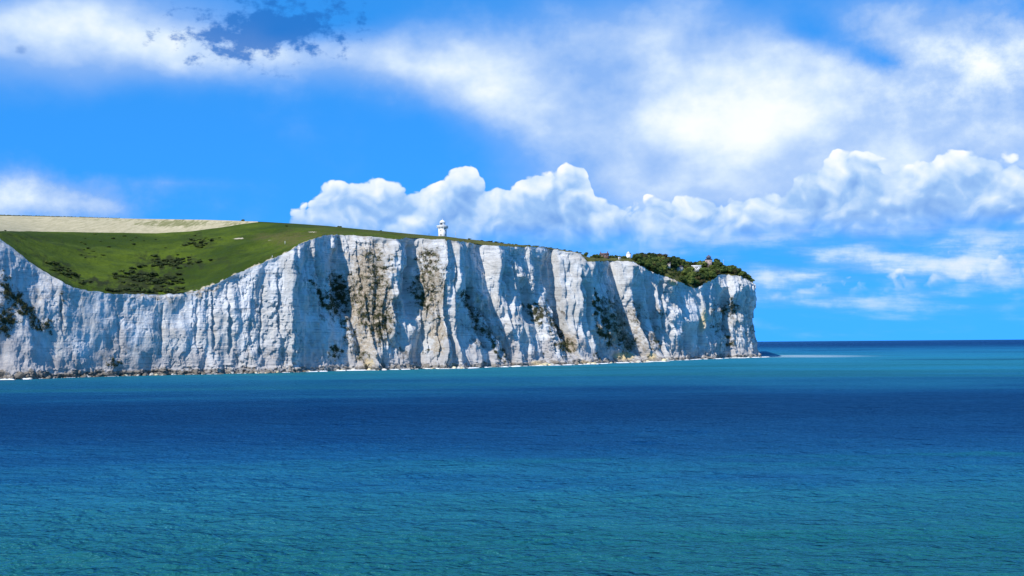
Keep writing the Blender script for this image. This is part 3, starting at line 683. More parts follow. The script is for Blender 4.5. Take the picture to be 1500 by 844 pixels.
def ground_at(px, py):
    """point of the land sheet seen at a photo pixel"""
    d = (gpx[:N1 + N2] - px) ** 2 + (gpy[:N1 + N2] - py) ** 2
    j = np.argmin(d); return G[:N1 + N2].reshape(-1, 3)[j].copy()
_ci = lambda px: int(np.argmin(np.abs(tu - px)))
def behind(px, dist):
    """point on the land a given way behind the skyline, in the direction of photo column px"""
    c = _ci(px); lst = G[N1 + N2 - 1:, c]; r = np.hypot(lst[:, 0] - lst[0, 0], lst[:, 1] - lst[0, 1])
    return np.array([np.interp(dist, r, lst[:, a]) for a in range(3)])
def land_y(px, Y):
    """height of land along column px at distance Y"""
    c = _ci(px); a = G[:, c]; o = np.argsort(a[:, 1]); return np.array([np.interp(Y, a[o, 1], a[o, q]) for q in range(3)])

# ------------------------------------------------------------------ sea
def build_sea():
    fr_ = F * 1024 / 1500
    r = [1.0, 6, 14, 24, 36, 48, 58]
    while r[-1] < 700: r.append(r[-1] + max(0.24, r[-1] ** 2 / (CAMH * fr_) * 0.55))
    while r[-1] < 90000: r.append(r[-1] * 1.035)
    r = np.array(r); dr = np.gradient(r)
    az = np.concatenate([np.linspace(-math.pi, -0.52, 40)[:-1], np.linspace(-0.52, 0.52, 760), np.linspace(0.52, math.pi, 40)[1:]])
    R, T = np.meshgrid(r, az, indexing='ij'); X = R * np.sin(T); Y = R * np.cos(T)
    Zs = np.zeros_like(X); lim = np.maximum(dr, r * (1.04 / 760))[:, None]
    g2 = np.random.default_rng(3)
    for i in range(64):
        lam = 1.0 * (14 / 1.0) ** (i / 63.0); th = g2.normal(-0.15, 0.42); ph = g2.uniform(0, 6.28)
        kx, ky = 2 * math.pi / lam * math.sin(th), 2 * math.pi / lam * math.cos(th)
        a = 0.0120 * lam ** 0.62
        wgt = sstep(lam / lim, 2.5, 5.0)
        Zs += a * wgt * np.sin(kx * X + ky * Y + ph)
    gust = 0.75 + 0.5 * fbm(X / 60, Y / 90, 3, 90)
    fade = (np.abs(T) < 0.52)
    Zs = Zs * gust * fade * sstep(R, 20, 50)
    V = np.stack([X, Y, Zs], -1)
    # chalk-milk near the foot of the cliff
    bx, by = P[-1, :, 0], P[-1, :, 1]
    sx = np.interp(Y, by, bx)                         # shore x at that distance
    yb_ = np.interp(X, np.maximum.accumulate(bx), by)
    dist = (yb_ - Y) * 0.65
    milk = np.where((X > -420) & (X < 330), np.exp(-np.clip(dist, 0, None) / 16.0), 0) * sstep(X, -230, 0)
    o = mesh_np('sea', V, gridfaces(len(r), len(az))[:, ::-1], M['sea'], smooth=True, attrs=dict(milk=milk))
    tag(o, kind='structure')
build_sea()

# ------------------------------------------------------------------ foliage meshes
def leaf_cloud(centres, radii, n, size, g, squash=0.8, shell=0.55):
    """small leaf faces spread through a set of lumps"""
    centres = np.asarray(centres, float); radii = np.asarray(radii, float)
    pick = g.choice(len(centres), n, p=radii ** 2 / (radii ** 2).sum())
    d = g.normal(size=(n, 3)); d /= np.linalg.norm(d, axis=1)[:, None]
    rad = radii[pick] * (shell + (1 - shell) * g.random(n)) * (1 + 0.12 * g.normal(size=n))
    c = centres[pick] + d * rad[:, None] * np.array([1, 1, squash])
    nrm = d + 0.6 * g.normal(size=(n, 3)); nrm /= np.linalg.norm(nrm, axis=1)[:, None]
    a = np.cross(nrm, g.normal(size=(n, 3))); a /= np.linalg.norm(a, axis=1)[:, None]; b = np.cross(nrm, a)
    s = size * (0.6 + 0.8 * g.random(n))[:, None]
    V = np.stack([c - a * s, c - b * s * 0.55, c + a * s, c + b * s * 0.55], 1).reshape(-1, 3)
    return V, np.arange(4 * n).reshape(-1, 4)
def lump(g, nu=10, nv=7, rough=0.16):
    V = []; Fq = []
    for j in range(nv):
        ph = math.pi * j / (nv - 1)
        for i in range(nu):
            th = 2 * math.pi * i / nu; r = 1 + rough * g.normal()
            V.append((r * math.sin(ph) * math.cos(th), r * math.sin(ph) * math.sin(th), r * math.cos(ph)))
    for j in range(nv - 1):
        for i in range(nu): Fq.append((j * nu + i, (j + 1) * nu + i, (j + 1) * nu + (i + 1) % nu, j * nu + (i + 1) % nu))
    return np.array(V), np.array(Fq)
def tube(p0, p1, r0, r1, n=7):
    p0, p1 = np.array(p0, float), np.array(p1, float); d = p1 - p0; d /= np.linalg.norm(d)
    a = np.cross(d, [0.3, 0.9, 0.2]); a /= np.linalg.norm(a); b = np.cross(d, a)
    V = [p + r * (a * math.cos(2 * math.pi * i / n) + b * math.sin(2 * math.pi * i / n)) for p, r in ((p0, r0), (p1, r1)) for i in range(n)]
    return np.array(V), np.array([(i, (i + 1) % n, n + (i + 1) % n, n + i) for i in range(n)])
def join(parts):
    Vs, Fs, o = [], [], 0
    for V, Fq in parts: Vs.append(V); Fs.append(np.asarray(Fq) + o); o += len(V)
    return np.concatenate(Vs), np.concatenate(Fs)

def tree_proto(seed, h, w, leaf):
    g = np.random.default_rng(seed)
    root = empty('broadleaf_tree', (0, 0, 0))
    parts = [tube((0, 0, -0.8), (0.1, 0.05, h * .35), .34, .22)]
    cs, rs = [], []
    for i in range(11):
        th = g.uniform(0, 6.28); q = math.sqrt(g.random()) * w * .36
        c = (q * math.cos(th), q * math.sin(th), h * g.uniform(.36, .80) - q * .25); cs.append(c); rs.append(w * g.uniform(.15, .26))
        if i < 6: parts.append(tube((0.1, 0.05, h * .3), c, .16, .05))
    V, Fq = join(parts); mesh_np('trunk', V, Fq, M['bark'], root)
    V, Fq = leaf_cloud(cs, rs, 1500, .42, g)
    core = []
    for c, r in zip(cs, rs):
        lv, lf = lump(g); core.append((lv * r * .72 * np.array([1, 1, .8]) + c, lf))
    V, Fq = join([(V, Fq)] + core)
    mesh_np('crown', V, Fq, M[leaf], root)
    return root
def shrub_proto(seed, leaf, n=420):
    g = np.random.default_rng(seed)
    cs, rs = [], []
    for i in range(7):
        th = g.uniform(0, 6.28); q = math.sqrt(g.random()) * .62
        cs.append((q * math.cos(th), q * math.sin(th), g.uniform(.18, .5))); rs.append(g.uniform(.24, .46))
    V, Fq = leaf_cloud(cs, rs, n, .10, g)
    core = [(lump(g, 8, 5)[0] * r * .75 * np.array([1, 1, .85]) + c, lump(g, 8, 5)[1]) for c, r in zip(cs, rs)]
    V, Fq = join([(V, Fq)] + core)
    return mesh_np('shrub', V, Fq, M[leaf])
def copy_tree(root):
    r = root.copy(); col.objects.link(r)
    for ch in root.children:
        c = ch.copy(); col.objects.link(c); c.parent = r
    return r

# ------------------------------------------------------------------ wooded headland
protos = [(tree_proto(11, 9, 11, 'leaf_a'), 'dark green broadleaf tree in the wood on the far headland'),
          (tree_proto(12, 8, 12, 'leaf_b'), 'olive green broadleaf tree in the wood on the far headland'),
          (tree_proto(13, 7.5, 10, 'leaf_c'), 'russet brown leaved tree in the wood on the far headland'),
          (tree_proto(14, 10, 9.5, 'leaf_a'), 'dark green broadleaf tree in the wood on the far headland')]
CANOPY = np.array([(855, 372), (868, 373), (880, 374), (900, 375), (915, 375.5), (930, 373.5), (945, 371.5), (960, 370.5), (978, 373), (992, 376), (1003, 382), (1011, 386), (1020, 383), (1030, 380), (1040, 380), (1052, 383), (1058, 389), (1066, 389), (1076, 392), (1086, 397), (1095, 403), (1103, 411)], float)
HOUSE_PX = [(886, 372), (922, 370), (1020, 393), (1037, 383), (995, 398), (978, 397)]
used = {}
def put_tree(px, t, s, kind):
    c = _ci(px); n = N1 + N2 - 1
    a = G[:N1 + N2, c]; Yv = a[0, 1] + t * (a[-1, 1] - a[0, 1])
    p = np.array([np.interp(Yv, a[:, 1], a[:, q]) for q in range(3)])
    root, lab = protos[kind]
    o = root if kind not in used else copy_tree(root); used[kind] = 1
    o.location = p - np.array([0, 0, .3]); o.scale = (s, s, s * random.uniform(.85, 1.15)); o.rotation_euler = (0, 0, random.uniform(0, 6.28))
    sz = 'tall' if s > 1.05 else ('small' if s < .6 else 'mid-sized')
    near = [(abs(px - hx), w_) for hx, w_ in ((886, 'beside the brick house'), (922, 'beside the white gabled cottage'), (1020, 'near the white bungalow'), (1037, 'beside the turreted house'), (986, 'by the two half-hidden cottages'), (1060, 'around the aerial mast'))]
    nd, nw = min(near)
    wh = nw if nd < 9 and t > .3 else ('on the brink of the headland cliff' if t < .25 else ('on the crest of the wooded headland' if t > .78 else 'in the thick of the headland wood'))
    tag(o, sz + ' ' + lab.split(' in the wood')[0] + ' ' + wh, 'tree', 'trees of the wood on the headland')
cnt = 0
tries = 0
placed = []
while cnt < 230 and tries < 6000:
    tries += 1
    px = random.uniform(930, 1103); t = random.random()
    if px > 1030 and t < .12: continue
    c = _ci(px); a = G[:N1 + N2, c]; Yv = a[0, 1] + t * (a[-1, 1] - a[0, 1])
    p = np.array([np.interp(Yv, a[:, 1], a[:, q]) for q in range(3)])
    if any((p[0] - q[0]) ** 2 + (p[1] - q[1]) ** 2 < 5.0 ** 2 for q in placed): continue
    qx, qy = proj(p)
    allow = max(3.0, (qy - np.interp(px, CANOPY[:, 0], CANOPY[:, 1])) * p[1] / F)
    h = min(random.uniform(8, 13), max(3.5, (allow + 1.5) * random.uniform(.75, 1.12)))
    # leave the houses in the open
    blocked = any(abs(px - hx) < 9 and qy > hy - 2 and qy - h * F / p[1] < hy + 4 and t < .80 for hx, hy in HOUSE_PX[2:])
    if blocked: h = min(h, 3.2)
    kk = random.choices([0, 1, 2, 3], [4, 3, 1.6, 2])[0]
    put_tree(px, t, h / 9.0, kk); placed.append(p); cnt += 1
for _ in range(34):
    px = random.uniform(856, 935); put_tree(px, random.uniform(.75, 1.0), random.uniform(.28, .50) if abs(px - 886) > 8 and abs(px - 922) > 5 else .22, random.choice([0, 0, 1, 3]))

# ------------------------------------------------------------------ scrub on the down
sh_protos = [shrub_proto(21, 'scrub'), shrub_proto(22, 'scrub'), shrub_proto(23, 'leaf_b')]
for o in sh_protos: bpy.data.objects.remove(o) if False else None
sh_used = set()
def put_shrub(p, w, h, kind, label, group):
    o = sh_protos[kind]
    if kind in sh_used: o = o.copy(); col.objects.link(o)
    sh_used.add(kind)
    o.location = p - np.array([0, 0, .1 * h]); o.scale = (w / 2, w / 2 * random.uniform(.8, 1.2), h); o.rotation_euler = (0, 0, random.uniform(0, 6.28))
    tag(o, (('broad ' if w > 5.2 else ('little ' if w < 3.4 else '')) + label) if group and 'thicket' in group else label, 'shrub', group)
SCR = [((250, 385), (55, 9), 3, 66, 'low dark scrub bush in the upper thicket on the valley slope', 'bushes of the valley thicket'),
       ((215, 410), (55, 11), -5, 84, 'low dark scrub bush in the lower thicket above the valley brink', 'bushes of the valley thicket'),
       ((208, 427), (58, 3.0), 0, 60, 'low dark bush on the brink where the valley meets the cliff', 'bushes along the valley brink'),
       ((292, 355), (24, 9), 8, 26, 'small bush in the scrub patch high on the grass slope', 'bushes high on the slope'),
       ((130, 372), (18, 8), 0, 10, 'small bush alone on the bright valley grass', 'scattered bushes on the valley grass'),
       ((100, 400), (30, 8), -25, 24, 'low dark bush along the sloping brink of the cliff', 'bushes along the sloping brink'),
       ((180, 355), (170, 14), 0, 20, 'small bush alone on the bright valley grass', 'scattered bushes on the valley grass')]
for (cx, cy), (rx, ry), rot, n, lab, grp in SCR:
    for _ in range(n):
        for _t in range(50):
            a_, b_ = random.gauss(0, .45), random.gauss(0, .45)
            qx = cx + rx * a_; qy = cy + ry * b_ - rx * a_ * math.tan(math.radians(rot))
            if qy < y_edge(qx) - 1.0 and qx > 0: break
        else: continue
        p = ground_at(qx, qy); w_ = random.uniform(2.6, 8.0)
        if 'alone' in lab: w_ *= .6
        put_shrub(p, w_, w_ * random.uniform(.28, .46), random.choice([0, 1, 0, 1, 2]), lab, grp)
for px, lab, w_, h in [(356, 'round dark bush on the skyline at the end of the field', 5, 3.2), (420, 'tiny dark bush on the open slope beside the field', 3.5, 2.2), (497, 'wide dark bush on the skyline above the bright cliff brow', 7, 2.4), (558, 'tiny dark bush on the skyline before the lighthouse', 3.5, 1.6)]:
    p = behind(px, 3.0) if px != 420 else ground_at(420, 332)
    put_shrub(p, w_, h, 0, lab, None)
for px in list(np.arange(690, 800, 7.5)) + list(np.arange(806, 858, 9)):
    put_shrub(behind(px + random.uniform(-3, 3), random.uniform(-1, 5)), random.uniform(3, 7), random.uniform(.8, 1.9), random.choice([0, 1]), 'low bush on the cliff-top skyline between lighthouse and wood', 'bushes on the skyline')
# hedge on the left skyline
def hedge(px0, px1, label):
    g = np.random.default_rng(5); cs, rs = [], []
    base = behind((px0 + px1) / 2, 3.0)
    for px in np.arange(px0, px1, .9):
        p = behind(px, 3.0) - base; hh = 1.5 * (0.55 + .45 * (px1 - px) / (px1 - px0)) * g.uniform(.8, 1.2)
        cs.append(p + np.array([0, 0, hh * .45])); rs.append(hh * .62)
    V, Fq = leaf_cloud(cs, rs, 5200, .22, g)
    core = [(lump(g, 7, 5)[0] * r * .8 + c, lump(g, 7, 5)[1]) for c, r in zip(cs, rs)]
    o = mesh_np('hedge', *join([(V, Fq)] + core), M['scrub']); o.location = base
    tag(o, label, 'hedge')
hedge(-70, 175, 'long dark hedge along the skyline above the pale field')

# ------------------------------------------------------------------ plants on the cliff ledges, some in place of recess shadow (uncountable)
def ledge_plants():
    g = np.random.default_rng(9)
    sp = fbm(Sg / 2.2 + Z / 9, Z / 1.5, 4, 66, .65)
    m = (VEG_SHADE + sp * .75 > .72) & (VEG_SHADE > .28)  # some clumps also darken recesses in place of shadow
    ii = np.argwhere(m); ii = ii[g.random(len(ii)) < min(1.0, 14000 / max(1, len(ii)))]
    c = P[ii[:, 0], ii[:, 1]]; n = len(c)
    reps = 4
    c = np.repeat(c, reps, 0) + g.normal(size=(n * reps, 3)) * np.array([.5, .4, .45]) + D0 * .25
    nn = g.normal(size=c.shape) + np.array([.3, -.6, .8]); nn /= np.linalg.norm(nn, axis=1)[:, None]
    a = np.cross(nn, g.normal(size=c.shape)); a /= np.linalg.norm(a, axis=1)[:, None]; b = np.cross(nn, a)
    s = g.uniform(.18, .50, len(c))[:, None]
    V = np.stack([c - a * s, c - b * s * .6, c + a * s, c + b * s * .6], 1).reshape(-1, 3)
    o = mesh_np('ledge_plants', V, np.arange(len(V)).reshape(-1, 4), M['tuft'])
    tag(o, 'dark straggling plants on the ledges of the chalk cliff, some standing in for shadow of the recesses', 'plants', kind='stuff')
ledge_plants()

# ------------------------------------------------------------------ boulders and surf at the foot
def rock_mesh(seed, m):
    g = np.random.default_rng(seed); V, Fq = lump(g, 9, 6, .15)
    V = V * np.array([1, .8, .62]); V = np.sign(V) * np.abs(V) ** .85
    return mesh_np('boulder', V, Fq, m)
rocks = [rock_mesh(1, M['rock']), rock_mesh(2, M['rock_y']), rock_mesh(3, M['rock_d']), rock_mesh(4, M['rock'])]
rused = set()
RL = ['white chalk boulder lying at the foot of the cliff', 'yellow stained chalk boulder at the foot of the cliff', 'dark weedy boulder at the foot of the cliff', 'white chalk boulder lying at the foot of the cliff']
def put_rock(c, out, s, kind):
    b_ = P[-1, c]; p = b_ + D0 * out; p[2] = s * random.uniform(-.25, .25)
    o = rocks[kind]
    if kind in rused: o = o.copy(); col.objects.link(o)
    rused.add(kind); o.location = p; o.scale = (s, s, s * random.uniform(.7, 1.1)); o.rotation_euler = (random.uniform(-.3, .3), random.uniform(-.3, .3), random.uniform(0, 6.28))
    u_ = uB[c]
    wh = 'below the grassy valley' if u_ < 270 else ('below the sloping grass edge' if u_ < 430 else ('below the brown speckled slope' if u_ < 600 else ('below the lighthouse' if u_ < 720 else ('below the bare cliff brow' if u_ < 870 else 'below the wooded headland'))))
    tag(o, ('large ' if s > 2.2 else 'small ') + RL[kind].split(' boulder')[0] + ' boulder at the cliff foot ' + wh, 'boulder', ['white boulders at the cliff foot', 'yellow boulders at the cliff foot', 'dark boulders at the cliff foot', 'white boulders at the cliff foot'][kind])
for (u0, w_, n, smax, kinds) in [(100, 100, 30, 1.8, [2, 2, 2, 0]), (215, 60, 34, 2.4, [2, 2, 0, 1]), (300, 60, 34, 2.2, [2, 2, 3]), (400, 70, 34, 2.0, [2, 2, 1]), (520, 40, 14, 2.2, [1, 0]), (660, 30, 14, 2.5, [1, 0]), (786, 14, 14, 3.4, [1, 1, 0]), (855, 20, 12, 3.0, [1, 0]), (914, 20, 22, 4.2, [1, 1, 0]), (955, 12, 14, 3.8, [1, 0]), (1040, 60, 16, 2.2, [0, 2])]:
    for _ in range(n):
        put_rock(int(np.argmin(np.abs(uB - random.gauss(u0, w_ * .5)))), random.uniform(-.5, 4.5), smax * random.random() ** 2.2 + .35, random.choice(kinds))

def surf():
    g = np.random.default_rng(15)
    cols_ = np.arange(0, NC, 1); cols_ = cols_[(uB > -60) & (cols_ < np.searchsorted(cpar, len(ub) - 3))]
    base = P[-1, cols_]
    sm = np.stack([smooth1(base[:, 0], 31), smooth1(base[:, 1], 31)], 1)
    s = S[cols_]; n = len(cols_)
    dn = np.array([.62, -.785])
    rows = []
    wdt = 2.0 + 5.0 * np.clip(fbm(s / 22, s * 0, 3, 81) + .25, 0, 1) + 3.0 * np.clip(fbm(s / 5, s * 0, 2, 85), 0, 1)
    wdt = wdt * np.interp(uB[cols_], [-60, 0, 18, 40, 150, 440, 470, 1000, 1117], [3, 3.4, 2.4, .15, .2, .45, 1.2, 1.0, 2.0])
    for j, t in enumerate(np.linspace(-1, 1, 9)):
        off = -2.5 if j == 0 else 0.0
        pos = sm + dn * (off + 3.0 + wdt[:, None] * (t * .5 + .5))
        z = .16 + .55 * (1 - t * t) * (.4 + .8 * np.abs(fbm(s / 2.0, s * 0 + t * 3, 3, 87))) * np.clip(wdt / 4, .3, 1.2)
        rows.append(np.column_stack([pos, z]))
    V = np.array(rows)
    fq_ = gridfaces(9, n); fcx = np.arange(len(fq_)) % (n - 1)
    keep = (fbm(s / 9, s * 0, 3, 95) > np.interp(uB[cols_], [0, 30, 60, 420, 480], [-.4, -.3, .22, .15, -.15]))[fcx]
    o = mesh_np('surf', V, fq_[keep], M['foam'], smooth=True)
    tag(o, 'broken white surf washing along the foot of the cliff', 'surf', kind='stuff')
surf()

# ------------------------------------------------------------------ small building helpers
def box(x0, x1, y0, y1, z0, z1):
    V = np.array([(x, y, z) for z in (z0, z1) for y in (y0, y1) for x in (x0, x1)], float)
    return V, np.array([(0, 2, 3, 1), (4, 5, 7, 6), (0, 1, 5, 4), (2, 6, 7, 3), (0, 4, 6, 2), (1, 3, 7, 5)])
def ring(prof, n=16, cap=True, rot=0.0):
    V, Fq = [], []
    for r, z in prof:
        for i in range(n):
            th = 2 * math.pi * (i + .5) / n + rot; V.append((r * math.cos(th), r * math.sin(th), z))
    for j in range(len(prof) - 1):
        for i in range(n): Fq.append((j * n + i, j * n + (i + 1) % n, (j + 1) * n + (i + 1) % n, (j + 1) * n + i))
    return np.array(V), np.array(Fq)
def part(name, VF, m, parent): return mesh_np(name, VF[0], VF[1], M[m], parent)
def gable(x0, x1, y0, y1, z0, z1, ov=.35):
    ym = (y0 + y1) / 2
    V = np.array([(x0 - ov, y0 - ov, z0), (x1 + ov, y0 - ov, z0), (x1 + ov, y1 + ov, z0), (x0 - ov, y1 + ov, z0), (x0 - ov, ym, z1), (x1 + ov, ym, z1), (x0 - ov, ym, z1), (x1 + ov, ym, z1)], float)
    return V, np.array([(0, 1, 5, 4), (2, 3, 6, 7), (0, 4, 6, 3), (1, 2, 7, 5), (0, 3, 2, 1)])

# ------------------------------------------------------------------ lighthouse
c = _ci(649); lp = behind(649, 30.0)
lz = pix(649.0, 348.5, lp[1])[2]            # foot just behind the brow
mpp = lp[1] / F
print('lighthouse', lp, lz, 'm per px', mpp)
L_ = empty('lighthouse', (lp[0], lp[1], lp[2] - .3), math.radians(-27))
zb = lz - lp[2] + .3
topz = lambda py: pix(649.0, py, lp[1])[2] - lp[2] + .3
hw = 4.9 * mpp * .92
zt = topz(333.0)
part('tower', join([box(-hw, hw, -hw, hw, -2, zt - .5), box(-hw * 1.12, hw * 1.12, -hw * 1.12, hw * 1.12, -2.05, .9), box(-hw * 1.08, hw * 1.08, -hw * 1.08, hw * 1.08, zt - .5, zt)]), 'white', L_)
gw = hw * 1.36
gz = topz(330.6)
gal = part('gallery', box(-gw, gw, -gw, gw, zt + .003, zt + .55), 'white', L_)
n_ = 6
par = [box(-gw, gw, -gw, -gw + .35, zt + .553, gz), box(-gw, gw, gw - .35, gw, zt + .553, gz), box(-gw, -gw + .35, -gw + .352, gw - .352, zt + .553, gz), box(gw - .35, gw, -gw + .352, gw - .352, zt + .553, gz)]
part('parapet', join(par), 'white', gal)
for sx in (-1, 1):
    for kx in range(5):
        xx = -gw + .5 + kx * (2 * gw - 1) / 4
        part('corbel', box(xx - .22, xx + .22, -hw * 1.08 - .75, -hw * 1.08 - .002, zt - 1.1, zt - .002) if sx < 0 else box(hw * 1.08 + .002, hw * 1.08 + .75, xx - .22, xx + .22, zt - 1.1, zt - .002), 'white', gal)
for face in (0, 1):
    for zz_ in (zt * .45, zt * .75):
        if face == 0: wv_ = box(-.45, .45, -hw - .06, -hw + .1, zz_ - .8, zz_ + .8)
        else: wv_ = box(hw - .1, hw + .06, -.45, .45, zz_ - .8, zz_ + .8)
        wd = part('window', wv_, 'dark', L_)
part('door', box(-.6, .6, -hw * 1.12 - .06, -hw * 1.12 + .1, -.2, 2.0), 'slate', L_)
lr = 4.3 * mpp * .95
l0 = gz - .6; l1 = topz(326.5); l2 = topz(322.6); l3 = topz(320.2)
lan = part('lantern', ring([(lr, zt + .5), (lr, l0 + .9), (lr * 1.05, l0 + .9), (lr * 1.05, l0 + 1.1), (lr * .97, l0 + 1.1)], 16), 'white', L_)
part('lantern_glass', ring([(lr * .93, l0 + 1.0), (lr * .93, l1 + .1)], 16), 'dark', lan)
for i in range(12):
    th = 2 * math.pi * i / 12
    part('glazing_bar', tube((lr * .96 * math.cos(th), lr * .96 * math.sin(th), l0 + 1.0), (lr * .96 * math.cos(th), lr * .96 * math.sin(th), l1 + .1), .10 + .0 * i, .10, 6), 'white', lan)
# landward sectors of the lantern are blind (white panels)
V, Fq = ring([(lr * .99, l0 + 1.0), (lr * .99, l1 + .1)], 16); keepq = [q for i, q in enumerate(Fq) if not (10 <= i <= 12)]
part('blind_panel', (V, np.array(keepq)), 'white', lan)
dome = part('dome', ring([(lr * 1.1, l1), (lr * 1.1, l1 + .2), (lr * .98, l1 + .35 * (l2 - l1)), (lr * .72, l1 + .72 * (l2 - l1)), (lr * .35, l2 - .1), (lr * .12, l2)], 16), 'white', L_)
part('finial', join([ring([(.30, l2 - .1), (.42, l2 + .3), (.12, l2 + .6), (.06, l3 + .4)], 8)]), 'lead', dome)
tag(L_, 'white square lighthouse with wide gallery and domed lantern on the skyline', 'lighthouse')

# mast beside the lighthouse
mp_ = behind(668, 12.0)
ma = empty('flagpole', mp_); hm = 7.0
part('pole', tube((0, 0, -.3), (0, 0, hm), .20, .12, 8), 'metal', ma)
part('yard', tube((-1.3, 0, hm * .72), (1.3, 0, hm * .72), .09, .07, 6), 'metal', ma)
part('truck', ring([(.2, hm), (.22, hm + .15), (.02, hm + .25)], 8), 'white', ma)
tag(ma, 'thin pale flagpole with a yard standing beside the lighthouse', 'flagpole')

# walker on the skyline
def person(px, dist, label):
    p = behind(px, dist)
    me = bpy.data.meshes.new('person')
    J = dict(pel=(0, 0, .95), ch=(0, 0, 1.30), nk=(0, 0, 1.50), hd=(0, -.02, 1.66), ht=(0, -.02, 1.76), sl=(-.19, 0, 1.43), sr=(.19, 0, 1.43), el=(-.27, .02, 1.15), er=(.27, .04, 1.15), wl=(-.28, -.10, .92), wr=(.28, .12, .90),
             hl=(-.10, 0, .90), hr=(.10, 0, .90), kl=(-.11, -.12, .50), kr=(.11, .06, .50), al=(-.11, -.14, .08), ar=(.11, .22, .10), fl=(-.11, -.30, .03), fr=(.11, .08, .03))
    nm = list(J); rad = dict(pel=.15, ch=.17, nk=.07, hd=.10, ht=.08, sl=.08, sr=.08, el=.05, er=.05, wl=.04, wr=.04, hl=.10, hr=.10, kl=.065, kr=.065, al=.05, ar=.05, fl=.04, fr=.04)
    ed = [('pel', 'ch'), ('ch', 'nk'), ('nk', 'hd'), ('hd', 'ht'), ('ch', 'sl'), ('ch', 'sr'), ('sl', 'el'), ('sr', 'er'), ('el', 'wl'), ('er', 'wr'), ('pel', 'hl'), ('pel', 'hr'), ('hl', 'kl'), ('hr', 'kr'), ('kl', 'al'), ('kr', 'ar'), ('al', 'fl'), ('ar', 'fr')]
    me.from_pydata([J[n] for n in nm], [(nm.index(a), nm.index(b)) for a, b in ed], [])
    o = bpy.data.objects.new('person', me); col.objects.link(o); me.materials.append(M['cloth'])
    md = o.modifiers.new('skin', 'SKIN')
    for i, n in enumerate(nm): me.skin_vertices[0].data[i].radius = (rad[n], rad[n])
    me.skin_vertices[0].data[0].use_root = True
    o.modifiers.new('sub', 'SUBSURF').levels = 1; o.modifiers['sub'].render_levels = 1
    o.location = p; o.rotation_euler = (0, 0, 1.2)
    tag(o, label, 'person')
person(629, .5, 'person in dark clothes walking on the skyline near the lighthouse')

# path posts on the slope
for px, py, h_, lab in [(417, 358, 2.4, 'thin white post on the grass above the sloping cliff edge'), (399, 377, 1.4, 'short white marker post close to the cliff edge path')]:
    p = ground_at(px, py); r_ = empty('marker_post', p)
    part('shaft', box(-.12, .12, -.12, .12, -.3, h_), 'white', r_); part('cap', ring([(.2, h_), (.2, h_ + .08), (.02, h_ + .2)], 4), 'white', r_)
    tag(r_, lab, 'post')

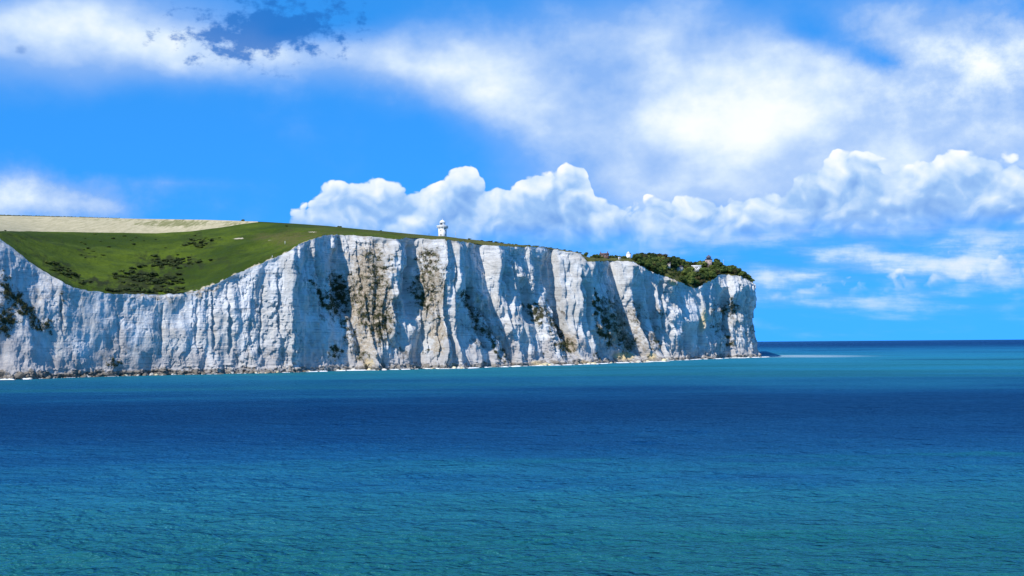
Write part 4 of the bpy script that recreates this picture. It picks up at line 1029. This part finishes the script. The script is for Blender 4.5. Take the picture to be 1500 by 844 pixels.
# ------------------------------------------------------------------ houses on the headland
def house(name, px, t, W, Dp, wall_h, roof_h, wm, rm, rz, label, chim=1, nwin=3, lift=0.0, storeys=1):
    c = _ci(px); a = G[:N1 + N2, c]
    if t <= 1: Yv = a[0, 1] + t * (a[-1, 1] - a[0, 1]); p = np.array([np.interp(Yv, a[:, 1], a[:, q]) for q in range(3)])
    else: p = behind(px, (t - 1) * 100)
    r_ = empty(name, p + np.array([0, 0, lift]), rz)
    x0, x1, y0, y1 = -W / 2, W / 2, -Dp / 2, Dp / 2
    part('wall', box(x0, x1, y0, y1, -4, wall_h), wm, r_)
    rf = part('roof', gable(x0, x1, y0, y1, wall_h + .003, wall_h + roof_h), rm, r_)
    ge = join([(np.array([(x, y0, wall_h), (x, y1, wall_h), (x, 0, wall_h + roof_h - .3), (x, 0, wall_h + roof_h - .3)], float), np.array([(0, 1, 2, 3)])) for x in (x0 - .36, x1 + .36)])
    part('gable_end', ge, wm, r_)
    for q in range(chim):
        cx = x0 + .9 if q == 0 else x1 - .9
        part('chimney', join([box(cx - .45, cx + .45, -.45, .45, wall_h + roof_h * .55, wall_h + roof_h + 1.3), box(cx - .55, cx + .55, -.55, .55, wall_h + roof_h + 1.3, wall_h + roof_h + 1.5)]), 'brick', rf)
    for s_ in range(storeys):
        zc = (s_ + .5) * wall_h / storeys + .1
        for q in range(nwin):
            xc = x0 + (q + .5) * W / nwin
            wd = part('window', box(xc - .6, xc + .6, y0 - .05, y0 + .1, zc - .65, zc + .65), 'white', r_)
            part('pane', box(xc - .48, xc + .48, y0 - .08, y0 - .052, zc - .53, zc + .53), 'dark', wd)
    part('door', box(-.5, .5, y0 - .06, y0 + .1, 0.0, 2.05), 'slate', r_)
    tag(r_, label, 'house')
    return r_
house('brick_house', 885, 1.0, 9, 6, 1.6, 2.0, 'brick', 'tile', -.25, 'red brick house with two chimneys above the pale cliff', 2, 3, 1.0)
house('white_cottage', 922, 1.0, 4.0, 4.5, 3.2, 2.6, 'white', 'white', 1.2, 'small white gabled cottage among trees on the cliff top', 0, 1, 1.5)
house('hut', 908, .35, 2.2, 2, 1.5, .8, 'white', 'white', .2, 'tiny white hut on the grass above the cliff', 0, 1)
house('white_bungalow', 1020, .62, 11, 6, 2.8, 1.4, 'white', 'lead', -.1, 'long low white bungalow among the headland trees', 0, 4, 3.5)
house('cottage', 995, .48, 7, 5, 2.4, 1.6, 'cream', 'tile', .3, 'cream cottage with clay roof half hidden in the wood', 1, 2, 3.0)
house('cottage', 978, .50, 6, 5, 2.2, 1.6, 'cream', 'tile', -.2, 'small clay roofed cottage sunk deep in the wood', 1, 2, 2.6)
vh = house('tower_house', 1038, .80, 7.5, 6.5, 6.5, 1.6, 'pink', 'slate', -.3, 'rose rendered house with a dark domed lookout turret', 0, 2, 3.0, 2)
tw = part('turret', ring([(2.6, 5.0), (2.6, 9.0), (2.9, 9.0), (2.9, 9.3)], 8), 'pink', vh)
part('turret_roof', ring([(3.3, 9.3), (3.2, 9.7), (2.4, 10.9), (1.0, 12.0), (.15, 12.6), (.08, 13.6)], 12), 'slate', tw)
for i in range(6):
    th = 2 * math.pi * i / 8 + math.pi; part('turret_window', tube((2.42 * math.cos(th), 2.42 * math.sin(th), 7.6), (2.66 * math.cos(th), 2.66 * math.sin(th), 7.6), .7, .7, 8), 'dark', tw)
p = behind(1060, 0.0)
r_ = empty('mast', p); part('shaft', tube((0, 0, -.5), (0, 0, 9.5), .22, .14, 7), 'metal', r_); part('aerial', join([tube((-.9, 0, 8.6), (.9, 0, 8.6), .08, .08, 5), tube((-.6, 0, 9.1), (.6, 0, 9.1), .07, .07, 5)]), 'metal', r_)
tag(r_, 'slim pale aerial mast rising from the headland trees', 'mast')
